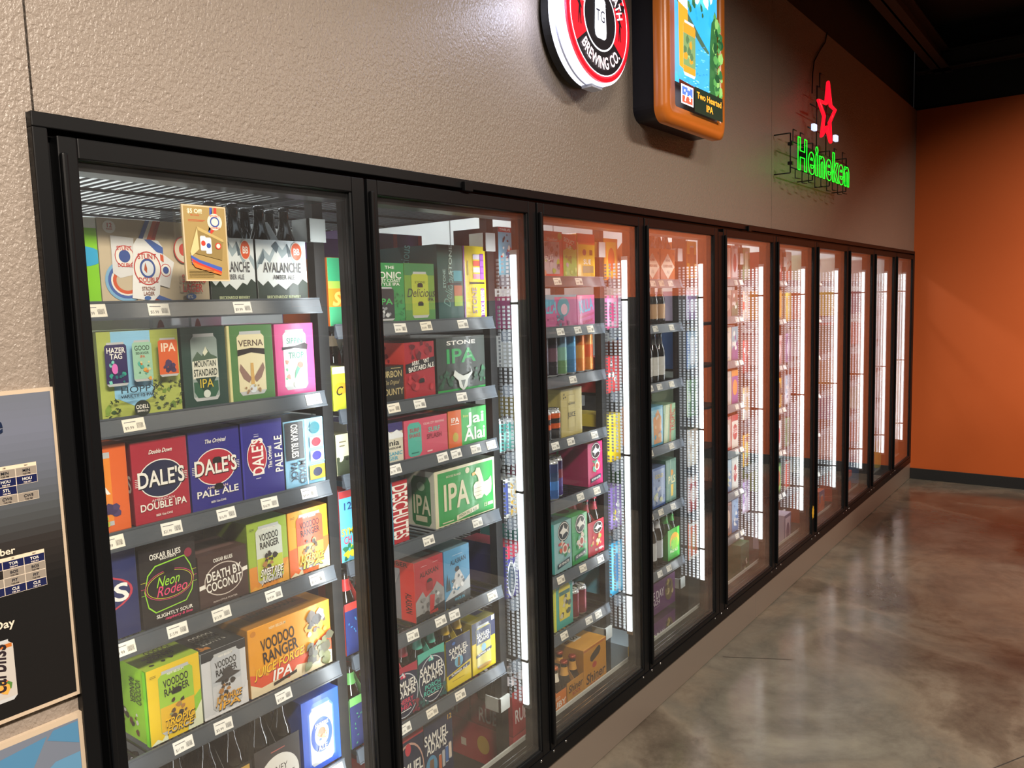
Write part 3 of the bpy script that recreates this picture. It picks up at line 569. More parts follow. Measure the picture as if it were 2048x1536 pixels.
D['juice12'] = ('e59a1c', [('p', [(0, 0), (1, 0), (1, .55), (.62, .30), (.4, .42), (.2, .24), (0, .34)], 'd8502a'), ('p', [(0, 0), (1, 0), (1, .2), (.88, .24), (.8, .14), (.55, .2), (.45, .06), (.3, .12), (.12, .1), (0, .2)], 'e4d2ae'), ('e', .06, .92, .03, .04, 'c9801c'), T('NEW BELGIUM', .34, .92, .04, 'f4e0b0', w=.2), T('VOODOO', .34, .72, .17, '2a1d18', w=.40, rot=.07), T('RANGER', .36, .53, .17, '2a1d18', w=.42, rot=.07), T('JUICE FORCE', .348, .35, .125, '8a2a1c', w=.59, sh=.25, rot=.08), T('JUICE FORCE', .34, .36, .12, 'f2c428', w=.58, sh=.25, rot=.08), T('IPA', .36, .20, .15, W_, w=.24, sh=.2), ('p', [(.26, .05), (.54, .10), (.54, .145), (.26, .095)], '2a1d18'),
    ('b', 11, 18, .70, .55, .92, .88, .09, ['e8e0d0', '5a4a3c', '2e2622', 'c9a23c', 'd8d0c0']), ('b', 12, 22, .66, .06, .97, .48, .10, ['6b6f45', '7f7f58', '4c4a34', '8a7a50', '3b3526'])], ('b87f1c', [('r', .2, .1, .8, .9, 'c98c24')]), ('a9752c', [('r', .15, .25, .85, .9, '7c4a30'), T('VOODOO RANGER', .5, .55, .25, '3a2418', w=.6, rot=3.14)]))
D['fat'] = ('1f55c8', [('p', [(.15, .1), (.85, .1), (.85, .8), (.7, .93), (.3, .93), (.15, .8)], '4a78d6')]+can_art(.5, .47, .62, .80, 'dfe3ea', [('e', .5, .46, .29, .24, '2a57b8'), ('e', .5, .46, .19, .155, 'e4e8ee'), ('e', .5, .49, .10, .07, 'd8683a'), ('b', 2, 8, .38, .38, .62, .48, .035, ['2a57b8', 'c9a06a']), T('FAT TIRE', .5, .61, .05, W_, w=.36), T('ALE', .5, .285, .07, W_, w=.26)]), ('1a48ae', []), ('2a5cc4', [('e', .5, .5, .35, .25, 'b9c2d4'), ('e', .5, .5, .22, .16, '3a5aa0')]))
D['honey'] = ('3a3638', [('e', .5, .30, .46, .46, 'e8e6e0'), T('HONEY', .45, .48, .13, '3a3030', w=.5, b=0), T('ORANGE', .55, .28, .13, '3a3030', w=.62, b=0), ('r', .35, .84, .66, .86, 'b0605c'), T('TRIPEL', .5, .1, .06, '8a3a30', w=.3)], ('2a2628', []), ('2a2628', []))
D['um'] = ('17171b', [('p', [(0, .55), (.5, .75), (1, .55), (1, 0), (0, 0)], 'e8e6e0'), T('1554', .5, .3, .2, '3a3030', w=.6), ('r', .7, .85, .95, .95, 'c9a24a')], ('111', []), ('111', []))
D['orange2'] = ('e88a24', [('r', 0, .66, 1, 1, '2f9a6a'), ('r', 0, .55, 1, .66, '9ab84a'), ('r', 0, 0, 1, .28, '3fa070'), T('s', .5, .45, .3, 'f0c060', sh=.3)], ('c8621c', []), ('2f9a6a', []))
D['yel2'] = ('d6dc3a', [('r', 0, .85, 1, 1, W_), ('e', .6, .5, .5, .14, 'e8a828'), T('C', .4, .45, .2, '2c2c24', w=.5, sh=.3)], ('a8b02c', []), ('d6dc8a', []))
D['cream2'] = ('d9d3ae', [('r', 0, 0, 1, .45, '3a4230'), ('b', 4, 6, .1, .35, .9, .5, .09, ['20261c', 'd9d3ae']), ('r', .2, .8, .7, .83, '77705a'), ('r', .2, .7, .6, .73, '77705a')], ('3a4230', []), ('8a876c', []))
D['lblue2'] = ('5fb4cc', [('r', 0, .9, 1, 1, 'a8383a'), T('12', .55, .78, .10, '2a4a80', w=.7), T('SYM', .5, .42, .1, 'e0d02c', w=.9), T('CH', .5, .3, .1, 'd03a5a', w=.6), ('b', 4, 10, .1, .02, .9, .22, .06, ['2f9a4a', 'e0d02c', '1d6e4a'])], ('b03438', []), ('a8383a', []))
D['iconic'] = ('2f8f4e', [T('THE', .55, .93, .05, W_, w=.3), T('ICONIC', .42, .80, .11, W_, w=1.0), T('WEST COAST', .48, .71, .05, W_, w=.8), T('STYLE IPA', .5, .65, .05, W_, w=.7), ('v', 3, 16, .7, .02, 1, .5, '1f6a3a')]+can_art(.32, .32, .56, .56, '2a2d33', [T('IPA', .32, .36, .10, '3fae5c', w=.45), ('b', 3, 9, .2, .10, .45, .26, .05, ['c9ced2', '8a9096'])]), ('256f3e', []), ('3a9a58', []))
D['delicious'] = ('6f9a3a', [('p', [(0, .8), (1, .8), (1, 1), (0, 1)], '3d7f4e'), ('p', [(0, 0), (1, 0), (1, .2), (0, .2)], '4d8a44')]+can_art(.5, .46, .56, .80, 'aebc3c', [T('STONE', .5, .68, .04, '5a6a20', w=.35), T('Delicious', .52, .50, .15, '1d2c3a', w=.95, sh=.25, b=0), T('IPA', .84, .38, .06, '1d2c3a', w=.2)])+slot(.62, cu=.5)+slot(.30, cu=.5), ('4a6f2a', []), ('5d8a48', []))
D['stonebig'] = ('24504c', [T('STONE', .25, .55, .05, '9ab4ac', w=.25, rot=1.57), T('Delicious', .42, .42, .14, '6f9a90', w=.5, rot=1.35, sh=.2, b=0), ('r', .62, .52, .95, .66, '3f93a0'), ('r', .62, .32, .95, .46, 'b06a4a'), ('r', .62, .18, .95, .32, '9ab83a'), ('r', .35, .47, .9, .495, '0c0c0c'), T('STONE', .5, .8, .06, 'b9ccc4', w=.4, rot=1.5)], ('1a3a38', [('e', .4, .55, .35, .18, '9a8a1e'), T('Delicious', .5, .78, .16, '5f8a84', w=.5, rot=1.4, b=0)]), ('2c5a56', []))
D['stoneyel'] = ('dcc51e', [('r', 0, 0, .06, 1, '7a3a96'), ('r', .74, .02, .92, .42, '7a3a96'), T('TROPICAL BREWED', .83, .22, .08, W_, w=.36, rot=1.5708), ('r', .74, .54, .92, .90, '7a3a96')]+[('r', .75, .55+.09*k, .91, .62+.09*k, '9a5ab4') for k in range(4)]+[('r', .42, .55+.09*k, .72, .62+.09*k, c) for k, c in enumerate(['d08a9a', 'e8e4d8', 'd8503a', 'cfc8d8'])]+[('r', .25, .48, .92, .505, '0c0c0c'), T('STONE', .45, .25, .10, 'a08a9a', w=.36, rot=1.5708), ('r', .16, .6, .19, .8, '6a5a1a')], ('7a3a96', []), ('dcc51e', []))
D['bourbon'] = ('2c2b27', [T('BOURBON', .4, .78, .18, 'b9a878', w=1.1), T('The Original', .5, .55, .12, 'b9a878', w=.6, sh=.3, b=0), T('COUNTY', .5, .28, .18, 'b9a878', w=.95), ('r', .5, .93, .9, .95, 'b9a878')], ('22211e', []), ('1c1b18', []))
D['arrogant'] = ('a3222f', [('b', 4, 12, .05, .7, .95, .98, .08, ['6f1420', '8a1a28', '5a0f1a']), ('b', 5, 8, .1, .05, .9, .4, .09, ['8a1a28', 'b9323c']), ('p', [(0, .46), (1, .54), (1, .72), (0, .62)], '17171b'), T('ARROGANT', .5, .645, .075, W_, w=.6, rot=.1), T('BASTARD ALE', .52, .545, .085, W_, w=.88, rot=.1)]+slot(.64)+slot(.30), ('d8453c', [('b', 9, 8, .1, .5, .9, .95, .08, ['8a1a28', '5a0f1a'])]), ('77202a', []))
D['stoneipa'] = ('2f3833', [('r', 0, 0, 1, .05, '2f9a4a'), T('STONE', .50, .90, .075, W_, w=.60), T('IPA', .48, .66, .26, '2f9f54', w=.62), ('b', 4, 14, .02, .08, .3, .36, .07, ['2c5a40', '27503a']), ('b', 6, 14, .72, .08, .98, .40, .07, ['2c6a44', '27503a']), ('p', [(.40, .34), (.33, .40), (.30, .30), (.40, .20), (.42, .08), (.50, .0), (.58, .08), (.60, .20), (.70, .32), (.66, .44), (.68, .34), (.60, .30), (.50, .28)], 'd5dad6'), ('p', [(.45, .2), (.55, .2), (.5, .05)], '6a726e')], ('20302a', []), ('2b3a33', [('r', .1, .3, .9, .7, '54605a')]))
D['patagonia'] = ('d9d6c4', [('r', 0, .78, 1, 1, '3b3570'), ('p', [(0, .68), (.3, .86), (.5, .74), (.75, .82), (1, .7), (1, .6), (0, .6)], 'e9eef2'), T('agonia', .35, .50, .14, '23262c', w=.95), T('PROVISIONS', .5, .36, .05, '23262c', w=.8), T('ORGANIC', .5, .22, .09, '49a8c4', w=.9), T('LAGER', .4, .10, .09, '49a8c4', w=.7)], ('8a887c', []), ('3b3570', []))
D['guava'] = ('d0566e', [('p', [(.07, .1), (.12, .02), (.32, .02), (.38, .12), (.38, .82), (.32, .92), (.12, .92), (.07, .84)], '54b3a4'), T('SURF', .225, .72, .10, 'b5324c', w=.22), T('SHAKE', .225, .58, .10, 'b5324c', w=.26), ('r', .14, .1, .31, .13, '2f7a70'), T('CIGAR CITY BREWING', .68, .84, .06, 'f0c9cc', w=.5), T('SURF', .68, .66, .13, '6fc0b4', w=.28), T('SPLASH', .68, .48, .13, '8a2f3f', w=.36), ('r', .5, .06, .62, .1, 'f0c9cc')], ('c24a62', []), ('b04458', []))
D['jai'] = ('3fae54', [('r', 0, 0, .33, 1, 'd9682c'), T('IPA', .17, .74, .13, W_, w=.2), ('r', .06, .62, .27, .64, W_), ('e', .17, .27, .07, .13, 'b9a83a'), T('Jai', .72, .72, .30, 'f3f4ee', w=.44), T('Alai', .68, .28, .34, 'f3f4ee', w=.56), T('Enjoy', .44, .8, .06, 'd8e07a', w=.14)], ('b8541f', []), ('5a6a3c', [('r', .2, .3, .8, .7, '8a4a2c')]))
D['deschutes'] = ('3a92b4', [('r', .0, .0, .52, 1, '4aa0bc'), T('TY', .2, .84, .09, '1f5f80', w=.36), T('PACK', .2, .70, .10, W_, w=.5), ('r', 0, .5, .42, .6, 'c8385a'), ('b', 5, 12, .02, .03, .46, .42, .07, ['e8a02c', 'd8683a', '3f7a40', 'e0c838']), ('r', .52, 0, 1, 1, 'b32a34'), T('DESCHUTES', .76, .5, .32, W_, w=.88, rot=-1.5708)], ('3a7a94', []), ('7a98a0', []))
D['goose'] = ('2f9648', [('r', 0, 0, .05, 1, 'd8d2b4'), ('r', 0, .95, 1, 1, 'd8d2b4'), ('r', .97, 0, 1, 1, 'd8d2b4'), ('r', .0, .0, 1, .02, 'd8d2b4'), T('GOOSE ISLAND', .30, .86, .035, 'd8d2b4', w=.24), ('e', .53, .88, .035, .055, 'd8d2b4'), T('IPA', .33, .50, .46, 'd8d2b4', w=.42), ('p', [(.33, .03), (.70, .11), (.70, .20), (.33, .12)], 'd8d2b4'), T('INDIA PALE ALE', .515, .115, .05, '4d6a3c', w=.3, rot=.08), T('15', .82, .15, .07, 'd8d2b4', w=.06), ('r', .86, .12, .95, .18, 'd8d2b4'), ('r', .1, .05, .28, .07, 'd8d2b4'),
    ('p', [(.60, .80), (.66, .82), (.665, .76), (.61, .745)], 'd8a02c'), ('p', [(.65, .80), (.68, .88), (.735, .87), (.76, .78), (.80, .58), (.88, .60), (.93, .66), (.94, .50), (.92, .36), (.84, .30), (.80, .36), (.76, .30), (.66, .30), (.62, .40), (.62, .56), (.66, .62), (.71, .62), (.70, .70)], 'e2ddc4'), ('r', .64, .50, .76, .507, '8a7f60'), ('r', .63, .43, .76, .437, '8a7f60'), ('r', .64, .36, .75, .367, '8a7f60')],
    ('cbc9b8', [('p', [(.2, .1), (.3, .03), (.78, .03), (.86, .1), (.86, .8), (.78, .9), (.3, .9), (.2, .8)], '24703c'), T('IPA', .53, .40, .33, 'd8d2b4', w=.6), ('e', .53, .72, .14, .08, '9ab89a'), ('r', .33, .1, .72, .2, 'd8d2b4')]), ('4d5a44', [('r', .1, .2, .9, .8, '2f5038'), T('IPA', .3, .5, .4, '9a9a84', w=.2)]))
D['alaskared'] = ('a82a34', [T('ALASKAN', .5, .77, .085, '3a1216', w=.66, rot=.05), ('e', .5, .60, .10, .06, '1c0c0e'), ('p', [(.40, .46), (.6, .46), (.62, .6), (.38, .6)], '8a1c26'), ('p', [(0, .34), (.25, .48), (.35, .36), (.6, .44), (.75, .56), (1, .4), (1, 0), (0, 0)], '8d8f92'), ('p', [(0, 0), (1, 0), (1, .18), (0, .10)], '2a2a2e'), ('b', 4, 12, .05, .1, .95, .4, .06, ['c8cacc', '5a5c60', '77797c']), ('p', [(.45, .1), (.6, .12), (.65, .36), (.48, .38)], 'b02a30'), T('AMBER', .6, .08, .05, 'c8302c', w=.3), ('r', .2, .9, .4, .905, 'e0c0c0'), ('r', .6, .91, .8, .915, 'e0c0c0')], ('c5c3c0', [('r', .55, 0, 1, .86, 'e23c34'), T('ALASKAN', .80, .3, .14, '2a1214', w=.34, rot=-1.5708), ('p', [(.1, .0), (.55, 0), (.55, .8), (.4, .6), (.2, .66)], '85868a'), ('r', 0, .86, 1, 1, 'd83a34'), T('AMBER', .45, .94, .07, '2a1214', w=.7)]), ('7a4a4c', [('r', .3, .2, .8, .8, '8d8f92')]))
D['alaskablue'] = ('4b93c0', [T('ALASKAN', .55, .77, .085, '16303f', w=.62, rot=.05), ('e', .5, .62, .09, .05, '101c26'), ('p', [(.3, .3), (.42, .56), (.6, .60), (.75, .44), (.8, .28)], 'c9cdd2'), ('p', [(0, .14), (.3, .3), (.5, .24), (1, .44), (1, 0), (0, 0)], 'b9c2ca'), ('p', [(0, 0), (1, 0), (1, .2), (0, .13)], '2a3238'), ('b', 4, 10, .2, .2, .8, .5, .05, ['8a929a', 'e4e8ec', '5a6670']), ('p', [(.04, .3), (.1, .62), (.16, .3)], '24404c'), ('p', [(.12, .3), (.17, .54), (.22, .3)], '24404c'), T('WHITE IPA', .55, .1, .05, '3fa0c0', w=.4), ('r', .3, .88, .7, .885, 'cfe0ea')], ('3a7298', []), ('6a8a9c', []))
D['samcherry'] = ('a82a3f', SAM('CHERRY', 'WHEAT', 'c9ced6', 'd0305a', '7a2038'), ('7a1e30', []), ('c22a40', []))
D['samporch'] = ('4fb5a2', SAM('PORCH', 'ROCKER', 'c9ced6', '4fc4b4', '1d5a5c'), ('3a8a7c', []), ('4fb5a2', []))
D['samsummer'] = ('e3ca20', [('r', 0, .55, 1, 1, '222c4e'), ('p', [(0, .3), (1, .42), (1, .55), (0, .55)], '222c4e'), ('e', .5, .50, .17, .12, '6fb0d0'), ('p', [(.44, .40), (.56, .40), (.54, .58), (.46, .58)], '7a6038'), T('SAMUEL', .5, .76, .11, W_, w=.78), T('ADAMS', .5, .64, .11, W_, w=.62), ('p', [(.06, .22), (.94, .31), (.94, .38), (.06, .29)], '222c4e'), T('SUMMER ALE', .5, .30, .05, W_, w=.66, rot=.07), ('r', .2, .15, .7, .16, '9a8a20'), ('e', .3, .9, .07, .03, '3464ad')], ('b8a41c', []), ('b8a41c', []))
D['samsummerbox'] = ('e3ca20', [('r', 0, .60, 1, 1, '222c4e'), ('r', .85, .9, .97, .99, W_)]+can_art(.48, .5, .62, .82, 'cfc460', [('r', .18, .55, .78, .85, '3a4566'), T('SAMUEL', .48, .72, .08, W_, w=.56), T('ADAMS', .48, .63, .08, W_, w=.46), ('e', .48, .46, .10, .08, '8ac0d8'), ('p', [(.15, .30), (.82, .36), (.82, .42), (.15, .36)], '222c4e'), T('SUMMER ALE', .48, .36, .035, W_, w=.5)])+[('e', .5, .1, .3, .04, 'b88a20')], ('8f8430', [('r', .0, 0, 1, .5, 'a89830')]), ('8a8650', [('r', .1, .1, .5, .9, 'b8a82c'), ('r', .55, .2, .9, .8, '333c5a')]))
D['samred'] = ('14203f', [('e', .5, .42, .5, .42, 'c9a090'), ('e', .5, .42, .47, .39, '14203f'), T('SAMUEL', .5, .50, .15, W_, w=.9), T('ADAMS', .5, .3, .12, W_, w=.7), ('e', .5, .76, .09, .08, 'c83a4a'), ('r', 0, .88, 1, 1, 'b8323e')], ('a02834', []), ('b8323e', [('r', .3, .3, .8, .6, 'd05058')]))
D['samtangled'] = ('1d2746', [T('SAMUEL', .42, .76, .14, W_, w=.84), T('ADAMS', .42, .62, .14, W_, w=.7), ('e', .22, .36, .20, .16, '4f90b8'), ('p', [(.12, .22), (.3, .22), (.3, .46), (.16, .46)], '7a5a40'), T('TANGLED', .42, .10, .10, W_, w=.8)]+[('c', .52+.12*k, .34+.03*k, .10, .24, c) for k, c in enumerate(['c8683a', 'b9bdc4', '3a6ab0', 'e0d0c0'])]+[T('12', .88, .92, .07, 'c9a24a')], ('161e38', []), ('3a4a38', [('b', 3, 8, .2, .2, .8, .8, .1, ['5a7a3a', '2a3a5a'])]))
D['fruitred'] = ('c0272b', [('r', .16, .08, .86, .88, 'a7a3ae'), ('b', 5, 16, .2, .12, .82, .75, .11, ['4d3a58', '6f5a78', '8fae3a', 'b0a8b8', '33283c']), ('r', .14, .78, .86, .88, 'c0483e'), T('Voodoo', .5, .83, .07, 'ecd9d4', w=.5, sh=.2), ('e', .86, .9, .1, .08, '7fae2e'), T('FRUIT', .35, .42, .12, 'e8e4ec', w=.4, rot=.2), ('e', .12, .1, .1, .07, 'c9886a')], ('dd4a30', []), ('c0272b', []))
D['greenred'] = ('c8302c', [('r', 0, .0, 1, .62, '6faf2e'), ('p', [(0, .62), (.5, .74), (1, .66), (1, .5), (0, .5)], '8fc63a'), T('SEDUCE', .45, .84, .09, W_, w=.8, rot=-.2), T('SUE', .4, .72, .09, W_, w=.4, rot=-.2), ('b', 3, 8, .1, .05, .9, .5, .1, ['9a8fa0', '567a2a', 'a8d05a']), ('e', .8, .72, .15, .08, '7a1e22')], ('c8302c', []), ('c8302c', []))
D['suepouch'] = ('d9b21a', [('r', 0, .80, 1, 1, 'c22c26'), ('r', 0, .76, 1, .80, 'd85a2c'), ('e', .4, .58, .10, .07, '6a3038'), ('r', .68, .52, .85, .64, '4a3a20'), T('SUE', .55, .37, .11, W_, w=.42), ('r', .3, .12, .9, .28, '8a8456'), ('r', 0, 0, .05, .8, 'e8d080')], ('c8a018', []), ('c22c26', []))
D['comic'] = ('b84a86', [('p', [(0, .55), (.38, .72), (.38, 1), (0, 1)], '4f94b4'), ('r', 0, .93, 1, 1, '4a9ab0'), T('KILLA', .2, .62, .36, '5fb0cc', w=.44, sh=.2), ('e', .62, .62, .17, .30, '4f8ca0'), ('e', .64, .55, .09, .17, 'd8a8b8'), ('b', 3, 10, .4, .02, .75, .35, .14, ['6aa8b4', '3f6a80', '8a3a6a']), T('STAMPEDE', .2, .28, .12, 'd05a94', w=.4, sh=.3)], ('b84a86', []), ('3f8aa4', []))
D['comicb'] = ('c55a92', [T('KILLA', .5, .66, .40, '5fa8c8', w=.8, rot=.15), ('p', [(.1, .2), (.95, .36), (.95, .44), (.1, .28)], 'b9406c'), T('DRINK', .6, .14, .10, 'b9304a', w=.6, rot=.15)], ('c55a92', []), ('3f8aa4', []))
D['khaki'] = ('b9ab64', [('r', .0, 0, .03, 1, '8a8048'), ('r', .33, .18, .66, .86, 'c2b570'), ('r', .33, .86, .66, .865, '55503a'), ('r', .33, .18, .335, .86, '55503a'), ('r', .655, .18, .66, .86, '55503a'), T('JUICE', .5, .45, .10, '3a3628', w=.34), T('SQUEEZE', .5, .68, .04, '3a3628', w=.3), ('b', 4, 3, .1, .8, .25, .95, .04, ['4a4430'])], ('a39658', [('r', .1, .1, .9, .9, 'b0a35c')]), ('a89c60', []))
DG = lambda bg, s: [*DOG(.55, .80, .33), ('b', s, 14, .25, .30, .85, .58, .08, ['d8603a', 'e8d8c8', '2f8a50', '6fb8a0', 'c8304a']), ('e', .58, .44, .16, .10, 'e6e0d2'), ('e', .58, .44, .10, .065, 'c05a4a'), ('p', [(.15, .08), (.85, .14), (.85, .24), (.15, .18)], '1f3a4a'), T('60 MINUTE', .5, .16, .05, W_, w=.6, rot=.07)]
D['dogpink'] = ('c22a66', DG('', 3), ('b02660', [('e', .30, .28, .22, .26, K_), ('e', .30, .28, .20, .24, 'e8e4e4'), ('e', .30, .28, .18, .22, K_), ('p', [(.28, .1), (.34, .3), (.42, .34), (.33, .36), (.30, .48), (.26, .36), (.18, .3), (.27, .28)], 'f0eeee'), ('e', .30, .75, .16, .16, '4a7a50'), ('e', .30, .75, .12, .12, '8a2048')]), ('8a2a50', [('r', .2, .2, .8, .8, '6a1c3c')]))
D['dogteal'] = ('8cb9bd', DG('', 5), ('35a8a0', []), ('4a8a8c', [('e', .5, .5, .3, .2, K_)]))
D['doggreen'] = ('2f9b52', DG('', 7), ('1f7a3f', []), ('37a85c', [('e', .5, .5, .3, .2, K_)]))
D['dogred'] = ('b5283c', [('p', [(0, 0), (1, 0), (1, .5), (0, .3)], 'b5283c'), *DOG(.62, .78, .30), ('b', 6, 12, .1, .2, .8, .55, .1, ['e8c83a', 'e8a878', '7ab04a', 'f0e0c0']), T('90 MIN', .65, .14, .08, W_, w=.55)], ('8a1c2c', []), ('c23448', []))
D['tealyel'] = ('2f9f94', [('r', 0, 0, .09, 1, 'd8d838'), ('p', [(.28, .16), (.8, .16), (.85, .25), (.85, .78), (.75, .86), (.3, .86), (.24, .78), (.24, .22)], 'd8c83a'), ('r', .26, .66, .83, .74, '2f6a64'), ('b', 4, 14, .3, .2, .8, .62, .08, ['22262a', '3a4a3a', 'e0d23a', 'c9c0a0'])], ('d8dc3a', []), ('2f8a80', []))
D['shinerbox'] = ('c98a24', [('p', [(.28, .76), (.36, .725), (.66, .79), (.74, .85), (.72, .92), (.64, .935), (.36, .86), (.28, .82)], '2b2118'), ('e', .46, .66, .10, .05, 'b84030'), ('r', .0, .96, 1, .985, 'b5622a'), T('Shiner', .5, .48, .16, '3a2014', w=.84, sh=.1), T('BOCK', .48, .35, .06, 'a5301c', w=.5), ('r', .1, .04, .9, .2, 'a8701c')], ('b07a24', [('b', 3, 5, .3, .2, .8, .6, .1, ['9a6a20', 'd8a03c'])]), ('cf9534', [('r', .3, .35, .62, .95, 'e4e0d4'), T('Shiner', .46, .65, .16, '2a2018', w=.5, rot=1.57), T('BOCK', .15, .6, .1, '5a2a18', w=.4, rot=1.57), ('e', .2, .85, .08, .06, 'a5301c')]))
D['shinercar'] = ('c08524', [('p', [(.1, 0), (.9, 0), (.9, .3), (.5, .36), (.1, .3)], '6a3a1c'), ('p', [(.2, 0), (.8, 0), (.8, .26), (.5, .3), (.2, .26)], 'a8702a'), T('Shiner', .5, .82, .18, '3a2014', w=.84, sh=.1), T('BOCK', .55, .66, .08, 'a5301c', w=.5)], ('8a5c1c', []), ('b07a24', []))
D['ruby'] = ('d97a2a', [('e', .7, .2, .25, .12, 'e0a03a'), ('b', 3, 4, .5, .25, .7, .35, .06, ['5a8a3a']), T('RUBY', .5, .70, .15, W_, w=.9), T('RED', .45, .87, .07, 'f0d0b0', w=.4), ('r', .2, .4, .8, .42, W_)], ('9a4a1c', []), ('c8641c', []))
D['rubybox'] = ('a02430', [T('RUBY', .5, .42, .3, 'e6dcd8', w=.8)], ('a02430', [T('RUBY', .5, .45, .55, 'e6dcd8', w=.62), ('r', .42, .84, .58, .90, 'e6dcd8')]), ('8a1e28', []))
D['rubylow'] = ('b0303a', [], ('b0303a', [('e', .25, .5, .06, .22, 'c87a3a'), ('e', .66, .5, .07, .24, 'c8a040'), ('r', .4, .3, .46, .5, 'e0d0c0'), ('r', .85, .2, .92, .4, 'e0d0c0')]), ('8a1e28', []))
D['bears'] = ('6db2cc', [('r', 0, .9, 1, 1, 'b8323a'), T('TWELVE', .5, .95, .05, W_, w=.8), ('b', 4, 5, .2, .7, .8, .85, .05, ['1c2a33']), ('b', 6, 12, .1, .3, .9, .6, .07, ['d8603a', 'e8e4dc', 'c8403a', '3a5a8a'])], ('1c1a1d', []), ('b8323a', []))
D['gameday'] = ('5f2f6c', [T('GAME DAY', .34, .60, .26, 'e0dae4', w=.60), T('PEACH', .34, .36, .15, 'e0dae4', w=.34), ('r', .1, .2, .5, .22, '8a6a94'), ('e', .80, .55, .13, .36, '6a5a3a'), ('b', 5, 8, .70, .2, .92, .85, .12, ['7a6a44', 'a89a5c', 'c0b080', '3a2a30'])], ('2c1432', []), ('3a1c40', []))
D['eighty'] = ('22252a', [('r', 0, .0, .3, 1, '3a3d42'), T('80', .62, .52, .55, 'aeb2b4', w=.52, b=0), ('l', .68, .45, .84, .45, .02, 'aeb2b4'), ('b', 3, 5, .5, .02, .9, .2, .08, ['7a7e80'])], ('3a3d42', []), ('2c2f34', []))
D['summerblue'] = ('4fa3c8', [('r', .12, .06, .92, .92, '8cc4d8'), ('p', [(.3, .06), (.85, .06), (.85, .7), (.6, .92), (.25, .7)], 'e8a25c'), ('b', 3, 10, .3, .1, .85, .8, .08, ['f0c890', 'd87a4a', '5aa8c0', 'e8d8c0'])], ('e88a2c', []), ('5a9ab0', []))
D['stripes'] = ('8fb08a', [('p', [(0, 0), (.3, 0), (.5, 1), (.2, 1)], 'c8d0a8'), ('p', [(.45, 0), (.6, 0), (.7, 1), (.55, 1)], 'b0805a'), ('p', [(.8, 0), (1, 0), (1, .9)], '6a9a80'), T('TROPIC', .72, .55, .3, 'b0503a', w=.6, rot=1.57)], ('6a8a70', []), ('77997a', []))
D['bluewhite'] = ('3f5f9f', [('r', .08, .06, .94, .94, '8a9cc4'), ('b', 3, 12, .2, .1, .85, .5, .1, ['c8cfa0', 'a8b8d8', '5a72ac', 'dfe0e8']), T('GOLD', .5, .78, .09, 'd8c850', w=.6), ('b', 4, 1, .45, .66, .55, .68, .05, [K_])], ('2f6a3a', []), ('4a5a7a', []))
D['pils'] = ('557a6a', [('r', .1, .06, .92, .94, '6d9180'), T('PILS', .55, .52, .17, 'e8d8a0', w=.66), ('e', .55, .68, .14, .07, 'd8902c'), ('p', [(.45, .12), (.65, .12), (.7, .4), (.4, .4)], 'e0b83a'), ('r', .4, .0, .46, 1, '8fae9a')], ('3f6a5a', []), ('4a6a5c', []))
D['sierra'] = ('3fae3c', [('e', .55, .58, .40, .28, 'e8a83a'), ('e', .55, .50, .34, .2, '8ad048'), T('PALE ALE', .5, .28, .10, 'e8f0d0', w=.66), ('b', 3, 6, .2, .4, .9, .7, .06, ['5fc040', 'f0d060', '2f8a8c'])], ('2f7a30', []), ('37983a', []))
D['brrl'] = ('b5622f', [('p', [(.5, .05), (.98, .44), (.5, .86), (.02, .44)], 'efe6d6'), T('ALPINE', .5, .64, .07, '7a3a1c', w=.3), T('BOURBON BARREL', .5, .46, .08, '7a3a1c', w=.66), T('Ale', .5, .28, .12, '9a9088', w=.2, sh=.3, b=0), ('e', .9, .86, .06, .05, '8a4520')], ('9a4f24', []), ('a05226', []))
D['amberbox'] = ('9a4a2c', [('p', [(.1, .1), (.9, .1), (.7, .5), (.9, .9), (.1, .9), (.3, .5)], 'b85a2c'), T('80', .5, .4, .3, '3a2018', w=.4), ('b', 3, 6, .1, .6, .9, .9, .1, ['c88a30', '7a3020'])], ('7a3820', []), ('84402a', []))
D['whitecase'] = ('d4d6d6', [T('Lite', .72, .62, .3, '1a1c22', w=.26, b=0), T('Lite', .3, .62, .3, '1a1c22', w=.24, b=0), ('e', .5, .36, .07, .16, '8a3a28'), ('e', .5, .36, .055, .12, 'd8c8b0'), ('r', .1, .2, .4, .22, '9a9ca0'), ('r', .6, .2, .9, .22, '9a9ca0')], ('b9bcbc', []), ('c4c6c6', []))
D['whitecaseb'] = ('d4d6d6', [('e', .2, .5, .16, .42, '8a3a28'), ('e', .2, .5, .12, .32, '5a241c'), T('Lite', .66, .5, .42, '1a1c22', w=.5, b=0)], ('b9bcbc', []), ('c4c6c6', []))
D['tropred'] = ('4a2a5c', [('r', 0, 0, 1, .25, 'b02a30'), T('IMPLIED BLACK SERIES', .5, .12, .12, W_, w=.9), ('r', .30, .45, .6, .8, 'd8c8d8'), ('e', .7, .55, .08, .12, '2a1a20'), ('r', .85, .3, 1, 1, 'a83038')], ('3a2048', []), ('4a2a5c', []))
D['purpyel'] = ('6a3a80', [('e', .5, .35, .4, .3, 'd8b82c'), ('e', .5, .3, .25, .18, '6a3a80')], ('6a3a80', []), ('6a3a80', []))
